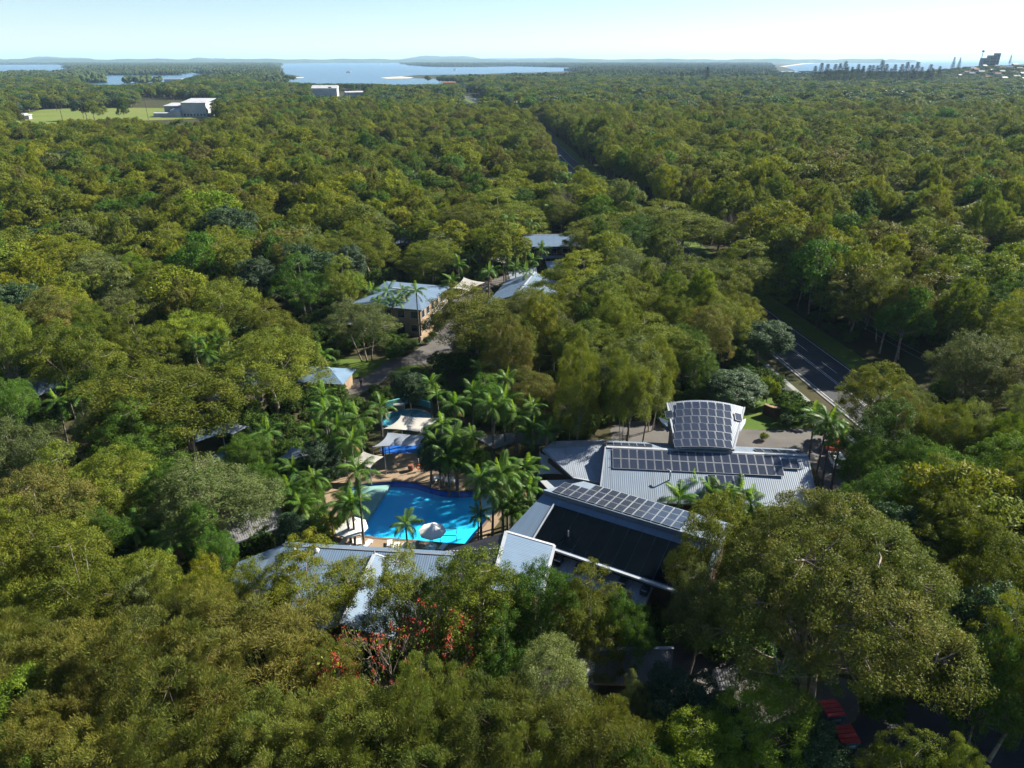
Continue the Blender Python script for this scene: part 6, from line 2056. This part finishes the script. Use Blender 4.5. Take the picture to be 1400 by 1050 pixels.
for i, (px_, pt_) in enumerate(sorted(pines)):
    dist = 1500 + (i * 37) % 120
    x, y = far_at(px_, dist)
    z = float(HEADLAND(x, y))
    top = HC - (pt_ - YH) * 0.000853 * math.hypot(x, y)
    t = thing('island_pine', 'dark cone shaped island pine by the sea, ' + ('leftmost' if i == 0 else 'rightmost of the row' if i == len(pines) - 1 else (ORD[i] if i < len(ORD) else '%dth' % (i + 1)) + ' from the left'), 'pine', (x, y, z), i * 1.3, 'island pines by the coast')
    s = max(0.5, (top - z) / 34.5)
    s *= 0.95 + 0.3 * ((i * 0.618) % 1)
    t.scale = (s * 1.3, s * 1.3, s)
    link(bpy.data.objects.new('trunk', PTR), t)
    link(bpy.data.objects.new('crown', PINES[i % 3]), t)
for px_, pt_, lb in ((1299, 77.5, 'island pine on the headland skyline, left of the pair'), (1307, 78, 'island pine on the headland skyline, right of the pair'), (1375, 75.5, 'single island pine right of the apartment block')):
    x, y = far_at(px_, 1930)
    z = float(HEADLAND(x, y))
    top = HC - (pt_ - YH) * 0.000853 * math.hypot(x, y)
    t = thing('island_pine', lb, 'pine', (x, y, z), px_ % 6, 'island pines by the coast')
    s = max(0.5, (top - z) / 34.5)
    t.scale = (s, s, s)
    link(bpy.data.objects.new('trunk', PTR), t)
    link(bpy.data.objects.new('crown', PINES[px_ % 3]), t)
# sports hall
p = at(256, 160)
sh_ = thing('sports_hall', 'big white sports hall beside the pale green field', 'building', (p.x, p.y, 0))
sh_.scale = (0.6, 0.6, 0.95)
def hall(name_w, x0, x1, y0, y1, h0, h1, wall, roof):
    MB().box(x0, x1, y0, y1, 0, h0 - 0.2).build(name_w, wall, sh_, world=False)
    m = MB()
    xm = (x0 + x1) / 2
    m.add([(x0 - 1, y0 - 1, h0), (x1 + 1, y0 - 1, h0 + 0.01), (x1 + 1, y1 + 1, h1), (x0 - 1, y1 + 1, h1), (x0 - 1, y0 - 1, h0 - 0.5), (x1 + 1, y0 - 1, h0 - 0.5), (x1 + 1, y1 + 1, h1 - 0.5), (x0 - 1, y1 + 1, h1 - 0.5)],
          [(0, 1, 2, 3), (7, 6, 5, 4), (0, 4, 5, 1), (1, 5, 6, 2), (2, 6, 7, 3), (3, 7, 4, 0)])
    m.build('roof', roof, sh_, world=False)
hall('main_hall', -6, 34, -2, 44, 14, 17, 'wall_white', 'wall_white')
hall('left_wing', -40, -6.2, 10, 44, 10.5, 12.5, 'wall_grey', 'wall_white')
hall('entrance_wing', -22, -6.4, -8, 9.8, 6.5, 8.5, 'wall_white', 'wall_white')
hall('low_canopy', -52, -22.4, -6, 6, 4.0, 4.8, 'wall_white', 'wall_white')
for k in range(7):
    MB().box(-4 + k * 5.4, -1 + k * 5.4, -2.25, -2.02, 1.0, 3.2).build('window', 'glass', sh_, world=False)
for px_, py_, L, W, h, rot, mt, lb in ((446, 133, 36, 24, 13, 0.1, 'wall_white', 'long pale roofed hall among trees before the bay'), (484, 134, 26, 10, 8, 0.5, 'wall_white', 'low white shed right of the pale roofed hall'), (25, 163, 14, 9, 4, 0.2, 'wall_white', 'small white clubhouse at the left end of the field'),
                                      (36, 163, 8, 7, 3.5, 0.2, 'wall_cream', 'small cream kiosk beside the clubhouse'), (20, 116, 40, 16, 9, 0.0, 'wall_white', 'white roofed house above the left treeline'), (58, 118, 44, 14, 9, 0.1, 'wall_white', 'second white roofed house above the left treeline'),
                                      (58, 134, 40, 10, 12, 0.1, 'wall_white', 'row of white units in the left wood'), (240, 114, 46, 12, 9, 0.0, 'roof_pale', 'white shed on the lagoon shore'), (262, 114, 40, 12, 9, 0.1, 'wall_white', 'second white shed on the lagoon shore'),
                                      (614, 121, 24, 10, 11, 0.2, 'tile_red', 'red roofed house beside the far end of the highway'), (1228, 114, 24, 10, 9, 0, 'wall_white', 'white roof below the island pines'), (1186, 116, 22, 9, 10, 0, 'wall_white', 'white flat roof left of the coastal village'),
                                      (1166, 116, 18, 8, 10, 0.1, 'roof_pale', 'pale roof at the foot of the island pines')):
    p = at(px_, py_)
    t = thing('distant_building', lb, 'building', (p.x, p.y, 0), rot, None)
    MB().box(-L / 2, L / 2, -W / 2, W / 2, 0, h).build('wall', 'wall_cream' if mt == 'tile_red' else 'wall_white', t, world=False)
    m = MB()
    m.add([(-L / 2 - 1, -W / 2 - 1, h), (L / 2 + 1, -W / 2 - 1, h), (L / 2 + 1, W / 2 + 1, h + 0.4), (-L / 2 - 1, W / 2 + 1, h + 0.4), (-L / 2 - 1, 0, h + W * 0.16), (L / 2 + 1, 0, h + W * 0.16)], [(0, 1, 5, 4), (2, 3, 4, 5), (0, 4, 3), (1, 2, 5), (3, 2, 1, 0)])
    m.build('roof', mt, t, world=False)
# floodlight masts round the field
for i, (px_, py_, h) in enumerate(((21, 166, 26), (78, 152, 24), (86, 166, 24), (113, 152, 24), (120, 150, 24), (116, 168, 24), (203, 164, 22), (283, 152, 22), (310, 162, 22), (359, 160, 24), (369, 162, 26), (454, 152, 24), (478, 150, 20), (557, 146, 22))):
    p = at(px_, py_)
    t = thing('floodlight_mast', 'slim floodlight mast by the playing fields, ' + ('leftmost' if i == 0 else 'rightmost' if i == 13 else ORD[i] + ' in order from the left'), 'mast', (p.x, p.y, 0), 0, 'floodlight masts round the fields')
    MB().tube([(0, 0, 0), (0, 0, h)], [0.22, 0.14], 6).build('post', 'bark_dark', t, world=False)
    MB().box(-1.6, 1.6, -0.3, 0.3, h - 0.4, h + 0.7).build('lamp_bank', 'bark_dark', t, world=False)
# boats on the bay
for px_, py_, s_, lb in ((477, 99.6, 1.6, 'white motor boat in the middle of the bay'), (622, 96.2, 1.5, 'small white sail boat at the right of the bay'), (521, 87.5, 1.4, 'tiny boat near the far shore of the bay')):
    p = at(px_, py_)
    t = thing('moored_boat', lb, 'boat', (p.x, p.y, 0.6), 0.6, 'boats on the bay')
    t.scale = (s_,) * 3
    v = [(-7, -2, 1.8), (4, -2.2, 1.8), (8, 0, 2.3), (4, 2.2, 1.8), (-7, 2, 1.8), (-6.5, -1.2, -0.3), (3.5, -1.2, -0.3), (6.2, 0, -0.2), (3.5, 1.2, -0.3), (-6.5, 1.2, -0.3)]
    mesh_obj('hull', v, [(0, 1, 2, 3, 4), (0, 5, 6, 1), (1, 6, 7, 2), (2, 7, 8, 3), (3, 8, 9, 4), (4, 9, 5, 0)], 'white', t, world=False)
    MB().box(-4, 2, -1.4, 1.4, 1.8, 4.2).build('cabin', 'wall_white', t, world=False)
    MB().box(-3.5, 2.05, -1.45, 1.45, 2.9, 3.6).build('cabin_window', 'glass', t, world=False)
    MB().tube([(-1, 0, 4), (-1, 0, 11 if 'sail' in lb else 7)], 0.12, 5).build('mast', 'steel', t, world=False)
# cars on the far stretch of road
for i, (px_, py_) in enumerate(((637, 134), (644, 137), (650, 136))):
    p = at(px_, py_)
    q = min(RP, key=lambda a: (a - Vector((p.x, p.y))).length)
    car((q.x - 2 + 3 * i, q.y + 4 * i, 0.03), R(100), 'white', ('left', 'middle', 'right')[i] + ' of three white cars on the far end of the highway', 'cars on the far highway')

# ------------------------------------------------------------------ haze
m, nt, p, o = new_mat('haze')
nt.nodes.remove(p)
pv = N(nt, 'ShaderNodeVolumePrincipled')
pv.inputs['Color'].default_value = (0.50, 0.74, 1.0, 1)
pv.inputs['Density'].default_value = HAZE
pv.inputs['Anisotropy'].default_value = 0.1
nt.links.new(pv.outputs[0], o.inputs['Volume'])
v, f = box_vf(-42000, 42000, -2000, 42000, -3, 262)
hz = mesh_obj('haze', v, f, None)
hz.data.materials.append(m)
tag(hz, 'thin pale blue haze over the coast', kind='stuff')
